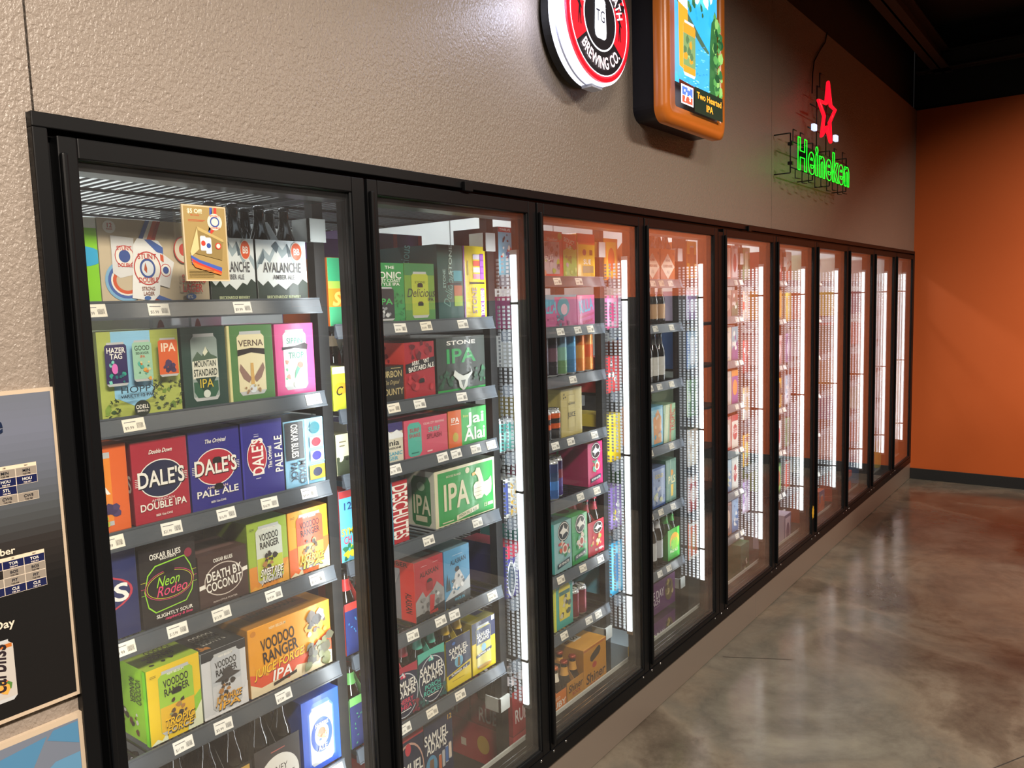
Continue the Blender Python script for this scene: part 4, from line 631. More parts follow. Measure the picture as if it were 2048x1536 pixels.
def simple(c, cs, seed, txt=None):
    R = random.Random(seed); k = R.randint(0, 3); a = cs[seed % len(cs)]; b = cs[(seed//2+1) % len(cs)]
    ops = [[('r', 0, .82, 1, 1, a), ('e', .5, .48, .36, .24, b)], [('r', .12, .08, .88, .92, a), ('e', .5, .5, .26, .28, b)], [('p', [(0, 0), (1, 0), (1, .6), (0, .3)], a), ('b', seed, 8, .15, .15, .85, .85, .1, [b, a, W_])], [('r', 0, .42, 1, .66, a), ('c', .5, .48, .5, .8, b)]][k]
    if txt: ops = ops+[T(txt, .5, .52, .16, K_ if sum(lin(b)) > 1.2 else W_, w=.8)]
    return (c, ops, (a, []), (a, []))
def clean(ops): return [o for o in ops if o]
def carton(name, key, x0, z, w_, h, dep=.13, y=.2, label='', group=None, rz=0, cat='beer carton', bev=.0022, sidefull=False):
    d = D[key] if isinstance(key, str) else key
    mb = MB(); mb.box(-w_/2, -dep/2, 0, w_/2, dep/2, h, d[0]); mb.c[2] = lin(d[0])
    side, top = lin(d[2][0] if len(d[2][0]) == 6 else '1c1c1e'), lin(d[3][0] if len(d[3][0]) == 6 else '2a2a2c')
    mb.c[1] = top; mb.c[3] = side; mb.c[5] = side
    f = Face(mb, (-w_/2+.0005, -dep/2, .0005), (1, 0, 0), (0, 0, 1), w_-.001, h-.001); f.draw(CLIP(clean(d[1])))
    if d[2][1]: Face(mb, (-w_/2, dep/2, 0), (0, -1, 0), (0, 0, 1), dep, h).draw(d[2][1])
    if d[3][1]: Face(mb, (-w_/2, -dep/2, h), (1, 0, 0), (0, 1, 0), w_, dep).draw(d[3][1])
    o = mb.build(name, PRINT, None, (x0+w_/2, y+dep/2, z), bevel=bev if w_ > .09 else 0)
    o.rotation_euler.z = rz
    prop(o, label, cat, group)
    if y < .21 and w_ >= .09 and z > .25 and z < 1.68 and key not in ('odell', 'mountain', 'verna', 'coconut', 'summerblue', 'stripes', 'bourbon'):
        nm = ' '.join(label.split(',')[0].split()[:9])
        for r in range(1):
            yy = y+(dep+.006)*(r+1)
            if yy+dep > .88: break
            c = o.copy(); COL.objects.link(c); c.location = (x0+w_/2, yy+dep/2, z); c['label'] = ('next in line', 'last in line')[r]+' behind the '+nm; c['group'] = 'cartons queued behind the front row'
    return o
def CLIP(ops):     # keep shapes inside the card
    q = lambda v: min(1, max(0, v)); r = []
    for o in ops:
        if o[0] == 'p': r.append(('p', [(q(u), q(v)) for u, v in o[1]], o[2]))
        elif o[0] == 'e':
            _, cu, cv, ru, rv, col = o[:6]; r.append(('p', [(q(cu+ru*math.cos(t*.2244)), q(cv+rv*math.sin(t*.2244))) for t in range(28)], col))
        elif o[0] == 'c' and (o[1]-o[3]/2 < 0):
            _, cu, cv, cw, ch, col = o; r.append(('r', 0, cv-ch/2, cu+cw/2, cv+ch/2, 'b9bdc0')); r.append(('r', 0, cv-ch*.44, cu+cw/2, cv+ch*.42, col))
        else: r.append(o)
    return r
def bottle_mesh(glass_c, neck, body, cap):
    mb = MB(); mb.lathe([(.0255, 0), (.0278, .004), (.0278, .135), (.025, .155), (.017, .178), (.0135, .195), (.0128, .222), (.0138, .224), (.0138, .229)], 16)
    return mb
BOT = {}
def bottle(loc, glassm, neck, body, cap, label, group):
    k = (glassm.name, neck, body, cap)
    if k not in BOT:
        t = empty('beer_bottle', loc, label, 'bottle', group)
        bottle_mesh(None, neck, body, cap).build('glass_body', glassm, t)
        if neck: MB().set(neck).lathe([(.0178, .177), (.0142, .194), (.0137, .210)], 16, cap=False).build('neck_label', PRINT, t)
        if body: MB().set(body).lathe([(.0281, .035), (.0282, .12)], 16, cap=False).build('body_label', PRINT, t)
        MB().set(cap).lathe([(.0148, .222), (.0158, .224), (.0140, .231), (.009, .233)], 16).build('cap', SHINY, t)
        BOT[k] = t; return t
    return dup(BOT[k], loc, None, label, group)
CANS = {}
def can(loc, h, r, bands, label, group, ops=None, rz=0):
    k = (h, r, str(bands), str(ops))
    if k not in CANS:
        t = empty('beer_can', loc, label, 'can', group, rz)
        z0 = .008; n = len(bands); mb = MB(); prof = [(r*.80, 0, 'b8bcc0'), (r, z0, bands[0])]
        for i, c in enumerate(bands): prof.append((r, z0+(h-.026)*(i)/n+.0005, c))
        prof += [(r, h-.018, 'b8bcc0'), (r*.80, h-.004)]
        mb.lathe(prof, 22)
        mb.build('can_body', SHINY, t)
        mb = MB().set('c3c7ca'); mb.lathe([(r*.80, h-.0045), (r*.84, h-.001), (r*.82, h), (r*.76, h-.001), (r*.73, h-.005)], 22); mb.box(-.004, -.010, h-.0052, .006, .008, h-.0035, 'd0d4d6'); mb.build('can_lid', CHROME, t)
        CANS[k] = t; return t
    o = dup(CANS[k], loc, None, label, group); o.rotation_euler.z = rz; return o
def carrier(key, x0, z, w_, h, label, group, y=.2, dep=.19, nb=4, glassm=None, neck=None, cap='222226', bl='', bg=None, hup=.05, cat='bottle carrier'):
    """open cardboard basket: front and back end panels, low sides, a taller middle wall with a hand slot, and its bottles"""
    d = D[key] if isinstance(key, str) else key
    mb = MB(); c0 = d[0]; sd = d[2][0] if len(d[2][0]) == 6 else '222226'; t = .0016
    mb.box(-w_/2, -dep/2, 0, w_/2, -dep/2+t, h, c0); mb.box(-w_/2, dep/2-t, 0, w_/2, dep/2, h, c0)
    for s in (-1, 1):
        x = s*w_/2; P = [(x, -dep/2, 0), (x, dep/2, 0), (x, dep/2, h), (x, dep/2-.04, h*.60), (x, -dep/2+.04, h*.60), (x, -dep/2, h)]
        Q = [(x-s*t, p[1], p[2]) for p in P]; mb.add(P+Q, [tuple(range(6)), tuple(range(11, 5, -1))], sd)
    mb.box(-w_/2, -dep/2, 0, w_/2, dep/2, .002, sd)
    mb.build_ = None
    f = Face(mb, (-w_/2, -dep/2, 0), (1, 0, 0), (0, 0, 1), w_, h); f.draw(CLIP(clean(d[1])))
    if d[2][1] and cat == 'bottle carrier' and key == 'rubybox': Face(mb, (-w_/2, dep/2, 0), (0, -1, 0), (0, 0, 1), dep, h*.6).draw(d[2][1])
    root = empty('bottle_carrier', (x0+w_/2, y+dep/2, z), label, cat, group)
    mb.build('basket', PRINT, root)
    m2 = MB(); hh = h+hup; m2.set(d[3][0] if len(d[3][0]) == 6 else c0)
    prof = [(-dep/2+.002, 0), (dep/2-.002, 0), (dep/2-.002, h*.95), (dep/2-.05, hh), (-dep/2+.05, hh), (-dep/2+.002, h*.95)]
    P = [(-.0008, a, b) for a, b in prof]; Q = [(.0008, a, b) for a, b in prof]
    m2.add(P+Q, [tuple(range(6))[::-1], tuple(range(6, 12))]+[(i, (i+1) % 6, 6+(i+1) % 6, 6+i) for i in range(6)])
    m2.box(-.0012, -.028, hh-.028, .0012, .028, hh-.012, '0c0c0d')
    m2.build('handle_wall', PRINT, root)
    n = 0
    for r in range(3):
        for s in (-1, 1):
            if n >= nb: break
            pos = 'left' if s < 0 else 'right'; rw = ('front', 'middle', 'back')[r]
            bottle((x0+w_/2+s*w_*.25, y+.032+r*.061, z+.003), glassm or BROWNG, neck, None, cap, bl.replace('#', rw+' '+pos), bg or ('bottles in the '+label)[:60]); n += 1
    return root
GD = 'behind the first glass door'
A = carton
# --- first rack
A('beer_carton', 'lime', .030, 1.755, .086, .177, .2, label='bright lime green carton with a white top edge behind the first door')
A('beer_carton', 'stunt', .118, 1.755, .246, .178, .13, label='wide tan carton picturing three white cans with red and blue stripes, behind the beige flyer')
carrier('avalanche', .369, 1.755, .121, .150, 'mountain print bottle carrier partly behind the flyer, left one of two', 'mountain print carriers on the top shelf', nb=4, cap='30343a', bl='# brown bottle in the left mountain print carrier', bg='bottles in the left mountain carrier')
carrier('avalanche', .496, 1.755, .150, .150, 'mountain print bottle carrier beside the shelf post, right one of two', 'mountain print carriers on the top shelf', nb=4, cap='30343a', bl='# brown bottle in the right mountain print carrier', bg='bottles in the right mountain carrier')
A('beer_carton', 'odell', .098, 1.512, .179, .185, .2, label='olive and sky blue variety carton picturing three different cans')
A('beer_carton', 'mountain', .284, 1.512, .112, .186, label='dark green carton with a silver can and snowy mountain drawing')
A('beer_carton', 'verna', .401, 1.512, .128, .186, label='leaf green carton with a cream can bearing spread wings')
A('beer_carton', 'sippin', .535, 1.512, .120, .184, label='hot pink carton picturing a white can with a bird')
A('beer_carton', 'whitecase', .115, 1.512, .26, .222, .18, y=.50, bev=0, label='white beer case standing behind the olive variety carton', group='white cases at the back')
A('beer_carton', 'whitecaseb', .385, 1.512, .10, .222, .18, y=.50, bev=0, label='narrow white beer case behind the dark green mountain carton', group='white cases at the back')
A('beer_carton', 'whitecaseb', .492, 1.512, .09, .222, .18, y=.50, bev=0, label='small white beer case behind the leaf green wings carton', group='white cases at the back')
A('beer_carton', 'odellipa', .030, 1.272, .111, .188, label='orange carton with white lettering at the left end of the third shelf')
A('beer_carton', 'dalered', .150, 1.272, .130, .184, label='crimson carton with a navy oval and large white lettering')
A('beer_carton', 'daleblue', .284, 1.272, .132, .186, label='royal blue carton with a red oval and upright white lettering')
A('beer_carton', 'daleside', .420, 1.272, .120, .188, label='royal blue carton turned so its red oval lettering runs sideways')
A('beer_carton', 'mixed', .544, 1.272, .128, .175, label='light blue mixed pack carton with a black panel and sideways lettering')
A('beer_carton', 'navy', .030, 1.038, .114, .192, label='navy carton with a red rimmed oval at the left end of the fourth shelf')
A('beer_carton', 'neon', .149, 1.038, .133, .180, label='black carton with neon green and pink outlined oval sign artwork')
A('beer_carton', 'coconut', .286, 1.038, .130, .126, label='low dark brown carton with white slanted lettering across a rounded badge')
A('beer_carton', 'sweet', .420, 1.038, .117, .172, label='olive green and orange carton picturing a pale can, on the fourth shelf')
A('beer_carton', 'juice6', .540, 1.038, .130, .172, label='small yellow and orange carton picturing a red can, fourth shelf right end')
A('beer_carton', ('2a2426', [T('VOODOO', .5, .5, .3, W_, w=.9)], ('3a2a26', []), ('5a4a40', [])), .30, 1.038, .10, .175, .13, y=.36, bev=0, label='dark carton tucked behind the low brown badge carton')
A('beer_carton', 'tropic', .145, .768, .127, .175, label='lime and yellow carton seen at its corner, left end of the fifth shelf')
A('beer_carton', 'haze', .276, .768, .120, .165, label='white and charcoal carton with grey can and hat drawing')
A('beer_carton', 'juice12', .403, .768, .257, .178, .15, label='extra wide orange and yellow carton with black and red lettering')
A('beer_carton', 'fat', .548, .487, .125, .205, .15, label='bright blue carton with a white can and round bicycle style badge')
carrier('honey', .400, .487, .137, .14, 'charcoal bottle carrier with a white arched label, left of the bright blue carton', None, nb=4, bl='# brown bottle in the charcoal carrier', bg='bottles in the charcoal carrier')
carrier('um', .255, .487, .137, .13, 'black and white bottle carrier at the foot of the first door', None, nb=4, bl='# brown bottle in the black and white carrier', bg='bottles in the black and white carrier')
carrier('um', .110, .487, .137, .13, 'black and white bottle carrier cut by the lower picture edge', None, nb=4, bl='# brown bottle in the carrier at the bottom edge', bg='bottles in the bottom edge carrier')
# --- second rack
A('beer_carton', 'orange2', .714, 1.684, .05, .183, .2, label='orange and green carton glimpsed between the first shelf post and door post')
A('beer_carton', 'yel2', .712, 1.454, .048, .119, .2, label='yellow green carton glimpsed in the gap right of the first rack')
A('beer_carton', 'cream2', .712, 1.275, .05, .113, .2, label='cream and dark green carton glimpsed in the gap right of the first rack')
A('beer_carton', 'lblue2', .712, 1.03, .05, .20, .2, label='sky blue and red carton glimpsed in the gap right of the first rack')
carrier(('20306a', [('r', 0, .86, 1, 1, 'd83a34'), ('v', 3, 24, .1, .1, .95, .7, '3a8ac0')], ('d83a34', []), ('c23030', [])), .712, .76, .122, .15, 'navy carrier with a red rim glimpsed in the gap right of the first rack', None, nb=2, neck='c02a2c', bl='# red necked bottle in the navy carrier', bg='bottles in the navy carrier')
carrier(('28305e', [('r', 0, .84, 1, 1, '6aa85c'), ('v', 5, 26, .1, .1, .95, .7, '3f8a60')], ('6aa85c', []), ('4a7a44', [])), .712, .485, .122, .15, 'dark blue carrier with a green rim glimpsed right of the first rack', None, nb=2, neck='5a9a50', bl='# green necked bottle in the dark blue carrier', bg='bottles in the dark blue carrier')
A('beer_carton', ('a82a30', [T('12', .7, .7, .12, W_)], ('8a2028', []), ('a82a30', [])), .712, .13, .09, .25, .2, label='red carton low in the gap right of the first rack')
A('beer_carton', 'iconic', .873, 1.684, .126, .173, label='mid green carton with a dark can, left of the olive script carton')
A('beer_carton', 'delicious', 1.001, 1.684, .129, .174, label='olive carton with a yellow green can and dark script')
A('beer_carton', 'stonebig', 1.146, 1.684, .120, .235, .28, label='tall dark teal carton showing a long left side')
A('beer_carton', 'stoneyel', 1.269, 1.684, .112, .235, .2, label='tall yellow carton with a purple edge at the right end of the top shelf')
for k, xx in enumerate((1.12, 1.255, 1.38)):
    A('beer_carton', 'tropred', xx-.06, 1.684, .13, .30, .13, y=.55, bev=0, label='purple carton with a red base strip high at the back, %s of three' % ('left', 'middle', 'right')[k], group='purple cartons at the back')
A('beer_carton', 'purpyel', .86, 1.684, .20, .26, .15, y=.45, bev=0, label='purple and yellow carton behind the mid green carton')
A('beer_carton', 'bourbon', .88, 1.454, .100, .105, label='black carton with gold serif lettering, second shelf of the second door')
for k in range(2): bottle((.885+.06*k, .40, 1.454), BROWNG, 'c8b8a0', '3a3020', '2a2a2a', 'dark bottle behind the black gold lettered carton, %s one' % ('left', 'right')[k], 'dark bottles behind the gold lettered carton').scale = (.93, .93, .93)
A('beer_carton', 'arrogant', .988, 1.454, .128, .169, label='deep red carton with a black diagonal band and two finger holes')
A('beer_carton', 'stoneipa', 1.127, 1.454, .235, .175, .15, label='wide charcoal carton with huge green lettering and a horned emblem')
for k, (xx, c) in enumerate(((.93, '2a3a9a'), (1.08, 'a8343a'), (1.20, 'c9ccca'))):
    A('beer_carton', (c, [('r', .2, .5, .8, .9, W_)], (c, []), (c, [])), xx, 1.454, .12, .20, .15, y=.50, bev=0, label='%s carton in the back row above the deep red carton' % ('blue', 'red', 'pale grey')[k], group='cartons in the back row of the second shelf')
A('beer_carton', 'patagonia', .87, 1.275, .097, .117, label='low cream carton with a purple sky over white peaks')
A('beer_carton', 'guava', .973, 1.275, .190, .115, label='low pink carton with a turquoise can panel')
A('beer_carton', 'jai', 1.168, 1.275, .192, .120, label='low orange and green carton with big rounded white lettering')
A('beer_carton', 'deschutes', .842, 1.03, .131, .189, label='sky blue carton with a red strip lettered sideways')
A('beer_carton', 'goose', 1.093, 1.03, .300, .183, .125, label='large green carton with cream lettering and a thumbs up hand drawing')
A('beer_carton', 'alaskared', .989, .76, .130, .190, .14, label='red carton with grey rocks and a bright red side panel')
A('beer_carton', 'alaskablue', 1.122, .76, .124, .189, .14, label='ice blue carton with a snowy scene, right of the red rock carton')
carrier('samcherry', .864, .485, .120, .160, 'crimson and navy bottle carrier, leftmost of three carriers in a row', 'navy bottle carriers in a row', nb=4, neck='8a2236', bl='# bottle in the crimson carrier', bg='bottles in the crimson carrier')
carrier('samporch', .988, .485, .120, .172, 'turquoise and navy bottle carrier, middle of three carriers in a row', 'navy bottle carriers in a row', nb=4, neck='4fae9c', bl='# bottle in the turquoise carrier', bg='bottles in the turquoise carrier')
carrier('samsummer', 1.116, .485, .120, .168, 'yellow and navy bottle carrier, right of three carriers in a row', 'navy bottle carriers in a row', nb=4, neck='c8a428', bl='# bottle in the yellow carrier', bg='bottles in the yellow carrier')
A('beer_carton', 'samsummerbox', 1.244, .485, .125, .181, .2, label='tall yellow and navy box picturing a can, at the right shelf end')
A('beer_carton', 'samred', .86, .19, .137, .25, .2, label='navy box with a glossy red top at the foot of the second door')
A('beer_carton', 'samtangled', 1.0, .19, .132, .235, .2, label='dark navy mixed box picturing a row of small cans')
for k in range(2):
    carrier('rubybox', 1.452, .172, .128, .165, 'dark red bottle carrier with white side lettering, %s one at the third rack' % ('front', 'rear')[k], 'dark red carriers', y=.2+.215*k, dep=.20, nb=6, neck='d8cfd0', cap='d8d8da', bl='# bottle in the %s dark red carrier' % ('front', 'rear')[k], bg='bottles in the %s dark red carrier' % ('front', 'rear')[k])
A('beer_carton', 'rubylow', 1.452, .022, .14, .148, .42, y=.2, bev=0, label='long dark red box under the two dark red carriers')
# --- third rack, slice seen through the second door
A('beer_carton', 'bears', 1.455, 1.82, .075, .17, .2, label='ice blue carton with a red top edge, left end of the third rack')
for k in range(2): can((1.462+.05*k, .23, 1.21), .122, .0245, ['5ab0a8', '8ad0c8', '4aa098'], 'slim teal can at the left end of the third rack, %s one' % ('left', 'right')[k], 'slim teal cans')
A('beer_carton', ('c6c9c4', [('r', 0, .1, .3, .9, '3a4a8a'), T('PACK', .65, .5, .2, 'c8a030', w=.8, rot=1.57), ('b', 3, 8, .4, .05, .9, .4, .08, ['2a3a6a', 'd8b040'])], ('aaa', []), ('9a9c98', [])), 1.44, .98, .085, .14, .2, label='silver and blue carton at the left end of the third rack')
A('beer_carton', ('3a3a80', [('r', 0, .75, 1, 1, 'b03048'), ('e', .35, .35, .3, .34, 'c8ccd0'), ('e', .35, .35, .24, .28, '3a4a5a'), ('p', [(.5, .6), (1, .9), (1, .4)], 'd8dade')], ('2a2a60', []), ('b03048', [])), 1.44, .69, .085, .19, .2, label='blue red and silver carton with a round badge, left end of the third rack')
A('beer_carton', ('b0272c', [('e', .9, .5, .5, .42, 'd8d8d6')], ('8a2024', []), ('b0272c', [])), 1.545, .022, .042, .16, .06, y=.13, label='red carton with a white curve at the foot of the third rack')
# --- third rack
A('beer_carton', 'fruitred', 1.700, 1.82, .145, .171, label='red carton with grey purple fruit artwork, top shelf behind the third door')
A('beer_carton', 'greenred', 1.849, 1.82, .095, .166, label='green and red carton in the middle of the third door top shelf')
A('beer_carton', 'suepouch', 1.947, 1.82, .132, .173, label='yellow carton with a red top band and white lettering')
A('beer_carton', 'comic', 1.69, 1.634, .246, .123, label='low pink and blue comic style carton front')
A('beer_carton', 'comicb', 1.940, 1.634, .130, .121, label='low pink comic style carton end, right beside its twin')
for k, (xx, bands, nm) in enumerate(((1.735, ['2a2430', '4a3a50', '221c28'], 'left black'), (1.797, ['241e2a', '6a4a5a', '2a2030'], 'right black'), (1.860, ['6f9a6a', '8ac0b0', '7fa8c0'], 'green and teal'), (1.925, ['3f7fb0', '4a90c8', '5aa8d8'], 'sky blue'), (1.990, ['d8823a', 'e0a050', 'd0702c'], 'left orange'), (2.053, ['e08a3c', 'e0602c', 'e89a50'], 'right orange'))):
    can((xx, .235, 1.447), .178, .029, bands, 'tall %s can standing on the third shelf of the third door' % nm, 'tall cans in a row')
    if k in (0, 2, 4): can((xx+.004, .31, 1.447), .178, .029, bands, 'tall can in the second row behind the %s can' % nm, 'tall cans in the second row')
A('beer_carton', 'khaki', 1.806, 1.21, .154, .187, .15, label='khaki carton with thin line drawings on the fourth shelf')
for k in range(2): can((1.71+.062*k, .215+.0*k, 1.21), .122, .031, ['22262c', '2a2c34', 'd8602c', '20242a', 'd8602c'], 'black and orange can left of the khaki carton, %s one' % ('left', 'right')[k], 'black and orange cans')
A('beer_carton', 'dogpink', 1.995, .98, .113, .176, .26, label='magenta carton with a black oval shark badge, seen at its corner')
for k in range(2): can((1.755+.058*k, .215+.02*k, .98), .160, .029, [['2a60a8', '3a80d0', '20406a', '2a3a6a'], ['4a3a8a', '5a4aa0', '8a3a4a', '3a2a5a']][k], 'tall shiny %s can left of the magenta carton' % ('blue', 'purple')[k], 'tall shiny cans')
A('beer_carton', 'dogteal', 1.742, .69, .120, .195, .18, label='pale teal carton with a black oval shark badge')
A('beer_carton', 'doggreen', 1.866, .69, .114, .195, .18, label='green carton with a black oval shark badge, between teal and red packs')
carrier('dogred', 1.985, .69, .124, .141, 'red bottle carrier with a black oval shark badge', None, nb=4, neck='a02a3c', cap='a8303e', bl='# red necked bottle in the red shark carrier', bg='bottles in the red shark carrier')
A('beer_carton', 'tealyel', 1.732, .463, .131, .200, .08, label='teal carton with a yellow edge and yellow can artwork')
for k in range(4): can((1.905+.056*(k % 2)+.01*(k//2), .23+.065*(k//2), .463), .122, .027, ['7a2438', '8a2a40', '7a2438'], 'short maroon can right of the teal carton, %s' % ('front left', 'front right', 'back left', 'back right')[k], 'short maroon cans')
A('beer_carton', 'shinerbox', 1.838, .12, .172, .245, .22, y=.14, label='large golden beer box with a hand hole at the foot of the third door')
carrier('shinercar', 1.717, .12, .118, .160, 'golden bottle carrier left of the large golden box', None, y=.14, nb=4, neck='d8a048', cap='9a3a20', bl='# brown bottle in the golden carrier', bg='bottles in the golden carrier')
carrier('ruby', 1.590, .12, .122, .150, 'orange bottle carrier at the bottom left of the third door', None, y=.14, nb=4, neck='e8e0d0', cap='c0602c', bl='# brown bottle in the orange carrier', bg='bottles in the orange carrier')
# --- fourth rack, slice seen through the third door
S4 = [(1.813, .17, 'e8842c', ['d8602c', 'e8b03a'], 'bright orange'), (1.61, .14, 'd85a92', ['e8a0c0', 'c83a78'], 'candy pink'), (1.345, .15, 'b8303a', ['1c1c20', 'd8484c'], 'black and red'),
      (1.052, .20, 'e0c020', ['e8d850', 'c8982c'], 'lemon yellow'), (.76, .18, '6f5a9a', ['c8b83a', '8a78b8'], 'violet'), (.47, .23, '2f9fd0', ['7ac8e8', '3a80b8'], 'turquoise blue')]
for k, (z, h, c, cs, nm) in enumerate(S4):
    A('beer_carton', simple(c, cs, k+3), 2.156, z, .105, h, .2, bev=0, label='%s carton at the left end of the fourth rack' % nm)
A('beer_carton', simple('c9a82c', ['d8c87a', '9ab0c0'], 5), 2.19, .12, .14, .13, .2, y=.14, bev=0, label='low yellow carton by the sill between third and fourth doors')
# --- fourth rack
for k, xx in enumerate((2.50, 2.655)):
    carrier('brrl', xx, 1.813, .145, .145, 'copper brown bottle carrier with a white diamond label, %s one on the top shelf' % ('left', 'right')[k], 'copper brown carriers', nb=4, cap='7a3a28', bl='# brown bottle in the %s copper carrier' % ('left', 'right')[k], bg='bottles in the %s copper carrier' % ('left', 'right')[k])
for k in range(3):
    bottle((2.575+.075*k, .24, 1.61), BROWNG, 'd8d2c0', 'c8a078', 'd8b82c', 'brown bottle with a yellow cap, %s of three on the second shelf' % ('left', 'middle', 'right')[k], 'yellow capped bottles').scale = (.8, .8, .8)
A('beer_carton', 'amberbox', 2.54, 1.345, .13, .19, .2, y=.27, bev=0, label='rust brown carton in the back of the third shelf, left one', group='rust brown cartons')
A('beer_carton', 'amberbox', 2.68, 1.345, .12, .19, .2, y=.27, bev=0, label='rust brown carton in the back of the third shelf, right one', group='rust brown cartons')
for k in range(3): bottle((2.53+.063*k, .215, 1.345), BROWNG, '1c1c20', 'd4d4d2', '1c1c20', 'dark bottle with a silver white label, %s of three in front of the rust cartons' % ('left', 'middle', 'right')[k], 'silver labelled bottles')
A('beer_carton', 'summerblue', 2.528, 1.052, .135, .185, .15, label='light blue carton with orange artwork behind the fourth door')
A('beer_carton', 'stripes', 2.667, 1.052, .125, .180, .15, label='sage green striped carton behind the fourth door')
A('beer_carton', 'eighty', 2.52, 1.053, .20, .265, .12, y=.42, bev=0, label='black carton with large grey numerals behind the sage striped one')
A('beer_carton', 'bluewhite', 2.545, .76, .135, .190, .15, label='blue and silver carton left of the sage lettered carton')
A('beer_carton', 'pils', 2.686, .76, .110, .205, .15, label='sage green carton with cream lettering behind the fourth door')
carrier('sierra', 2.700, .47, .125, .150, 'vivid green bottle carrier with a sun badge', None, nb=4, neck='3a8a3a', cap='3a6a3a', glassm=mat('green glass', '0a1f0c', .06, coat=1), bl='# green bottle in the vivid green carrier', bg='bottles in the vivid green carrier')
for k in range(3): bottle((2.53+.062*k, .235, .47), BROWNG, 'c9ccd0', ['3a3036', 'c4c6c8', 'b8bcc4'][k], 'c0c4c8', 'dark bottle with a pale label left of the vivid green carrier, %s of three' % ('left', 'middle', 'right')[k], 'pale labelled bottles')
A('beer_carton', 'gameday', 2.42, .262, .33, .15, .15, y=.19, bev=0, label='dark purple low box, upper of two behind the fourth door', group='dark purple boxes')
A('beer_carton', 'gameday', 2.42, .022, .33, .20, .15, y=.19, bev=0, label='dark purple low box, lower of two behind the fourth door', group='dark purple boxes')
A('beer_carton', simple('5f9f3a', ['8ac04a', '3f7a2c'], 4), 2.325, .12, .09, .10, .06, y=.125, bev=0, label='low bright green box at the bottom left of the fourth door')
# --- racks five to ten: only slivers show
FAR = {4: [(('cf5a30', ['e8a08a', 'f0e0d8'], 1, None), ('b8a0a4', ['e0d8dc', 'a03a48'], 4, None)), (('8a5a4a', ['c8a890', 'd8d0c8'], 6, None), ('7a5a50', ['e0c040', '3a6a4a'], 5, None)), (('d8d2b8', ['c8c0a0', 'e8e4d4'], 9, None), ('6aa8b8', ['e0983a', '7a4a8a'], 5, None)),
           (('d8d8d0', ['c0c8c0', 'e8e8e0'], 2, None), ('8a4a98', ['e0902c', 'd86a9a'], 10, None)), (('d04848', ['e8e4dc', 'c8b8a8'], 3, None), ('e0dcd0', ['b83038', 'e8e4d8'], 6, 'FUGG')), (('a8c8e0', ['d8e0a0', '6a98c8'], 7, None), ('e0dfd8', ['e8e6e0', 'c0383c'], 4, 'IPA')), (('a8705a', ['d8b090', '6a4030'], 3, None), ('88a8c8', ['e8e8e0', '3a6aa0'], 7, None))],
       5: [(('6a3a2c', ['d8b050', 'b03030'], 5, None),), (('b88a5a', ['e8a820', 'd8902c'], 4, None),), (('c89090', ['e0c8c8', '9a5a60'], 2, None),), (('e0a818', ['f0d040', '4a4438'], 9, None),), (('e4e0e0', ['e8e8e8', 'c03048'], 4, None),), (('4a7a48', ['9ac060', 'c84a2c'], 8, None),)]}
CN = {4: [('orange red', 'pale mauve'), ('tan', 'brown rainbow arch'), ('cream', 'teal emblem'), ('white', 'violet and orange'), ('red and white', 'white red lettered'), ('pale blue', 'white black lettered'), ('brown', 'light blue')],
      5: [('dark brown and gold',), ('amber oval',), ('dusty pink',), ('egg yellow',), ('white with a red disc',), ('green',)]}
LV = ['top', 'second', 'third', 'fourth', 'fifth', 'sixth', 'seventh']
PALF = [('c8b8a8', ['d85040', 'e8e0d0'], 'sand'), ('8fb0c8', ['e8e8f0', '4a70a8'], 'pale blue'), ('d8a830', ['e8d060', 'a05a28'], 'mustard'), ('b84848', ['e8d0c8', '8a2830'], 'brick red'), ('6a9a70', ['d0e0c0', '3a6a48'], 'sage'), ('9a80b0', ['e0d0e8', '5a4078'], 'lilac'), ('e0dcd0', ['c8a878', 'd86a48'], 'ivory')]
for i in range(4, 10):
    xr = XS(i)-.006+.672
    for r, z in enumerate(ZS[i]):
        gap = (ZS[i][r-1]-z) if r else .24
        h = min(.185, gap-.055)
        if i in FAR:
            it = FAR[i][r]; n = len(it)
            for k, q in enumerate(it):
                A('beer_carton', simple(q[0], q[1], q[2], q[3]), xr-.012-.098*(n-k), z, .092, h, .2, bev=0, label='%s carton on the %s shelf, right end, behind the %s door' % (CN[i][r][k], LV[r], ORD[i]))
        elif i < 9:
            q = PALF[(i*3+r*2) % 7]
            A('beer_carton', simple(q[0], q[1], i+r), xr-.11, z, .095, h, .2, bev=0, label='%s carton at the right end of the %s shelf behind the %s door' % (q[2], LV[r], ORD[i]))
        if i > 4:
            pass
        q = PALF[(i*2+r*3+1) % 7]
        if i < 7:
            A('beer_carton', simple(q[0], q[1], i*2+r+1), XS(i)-.0, z, .105, h, .2, bev=0, label='%s carton at the left end of the %s shelf past the %s LED strip' % (q[2], LV[r], ORD[i-1]))
    q = PALF[i % 7]
    A('beer_carton', simple('3f6a5a' if i == 4 else '5a5a8a', q[1], i+3, 'HAY' if i == 4 else None), xr-.16, .12, .125, .24, .2, y=.13, bev=0, label='tall dark carton standing on the bottom behind the %s door' % ORD[i])
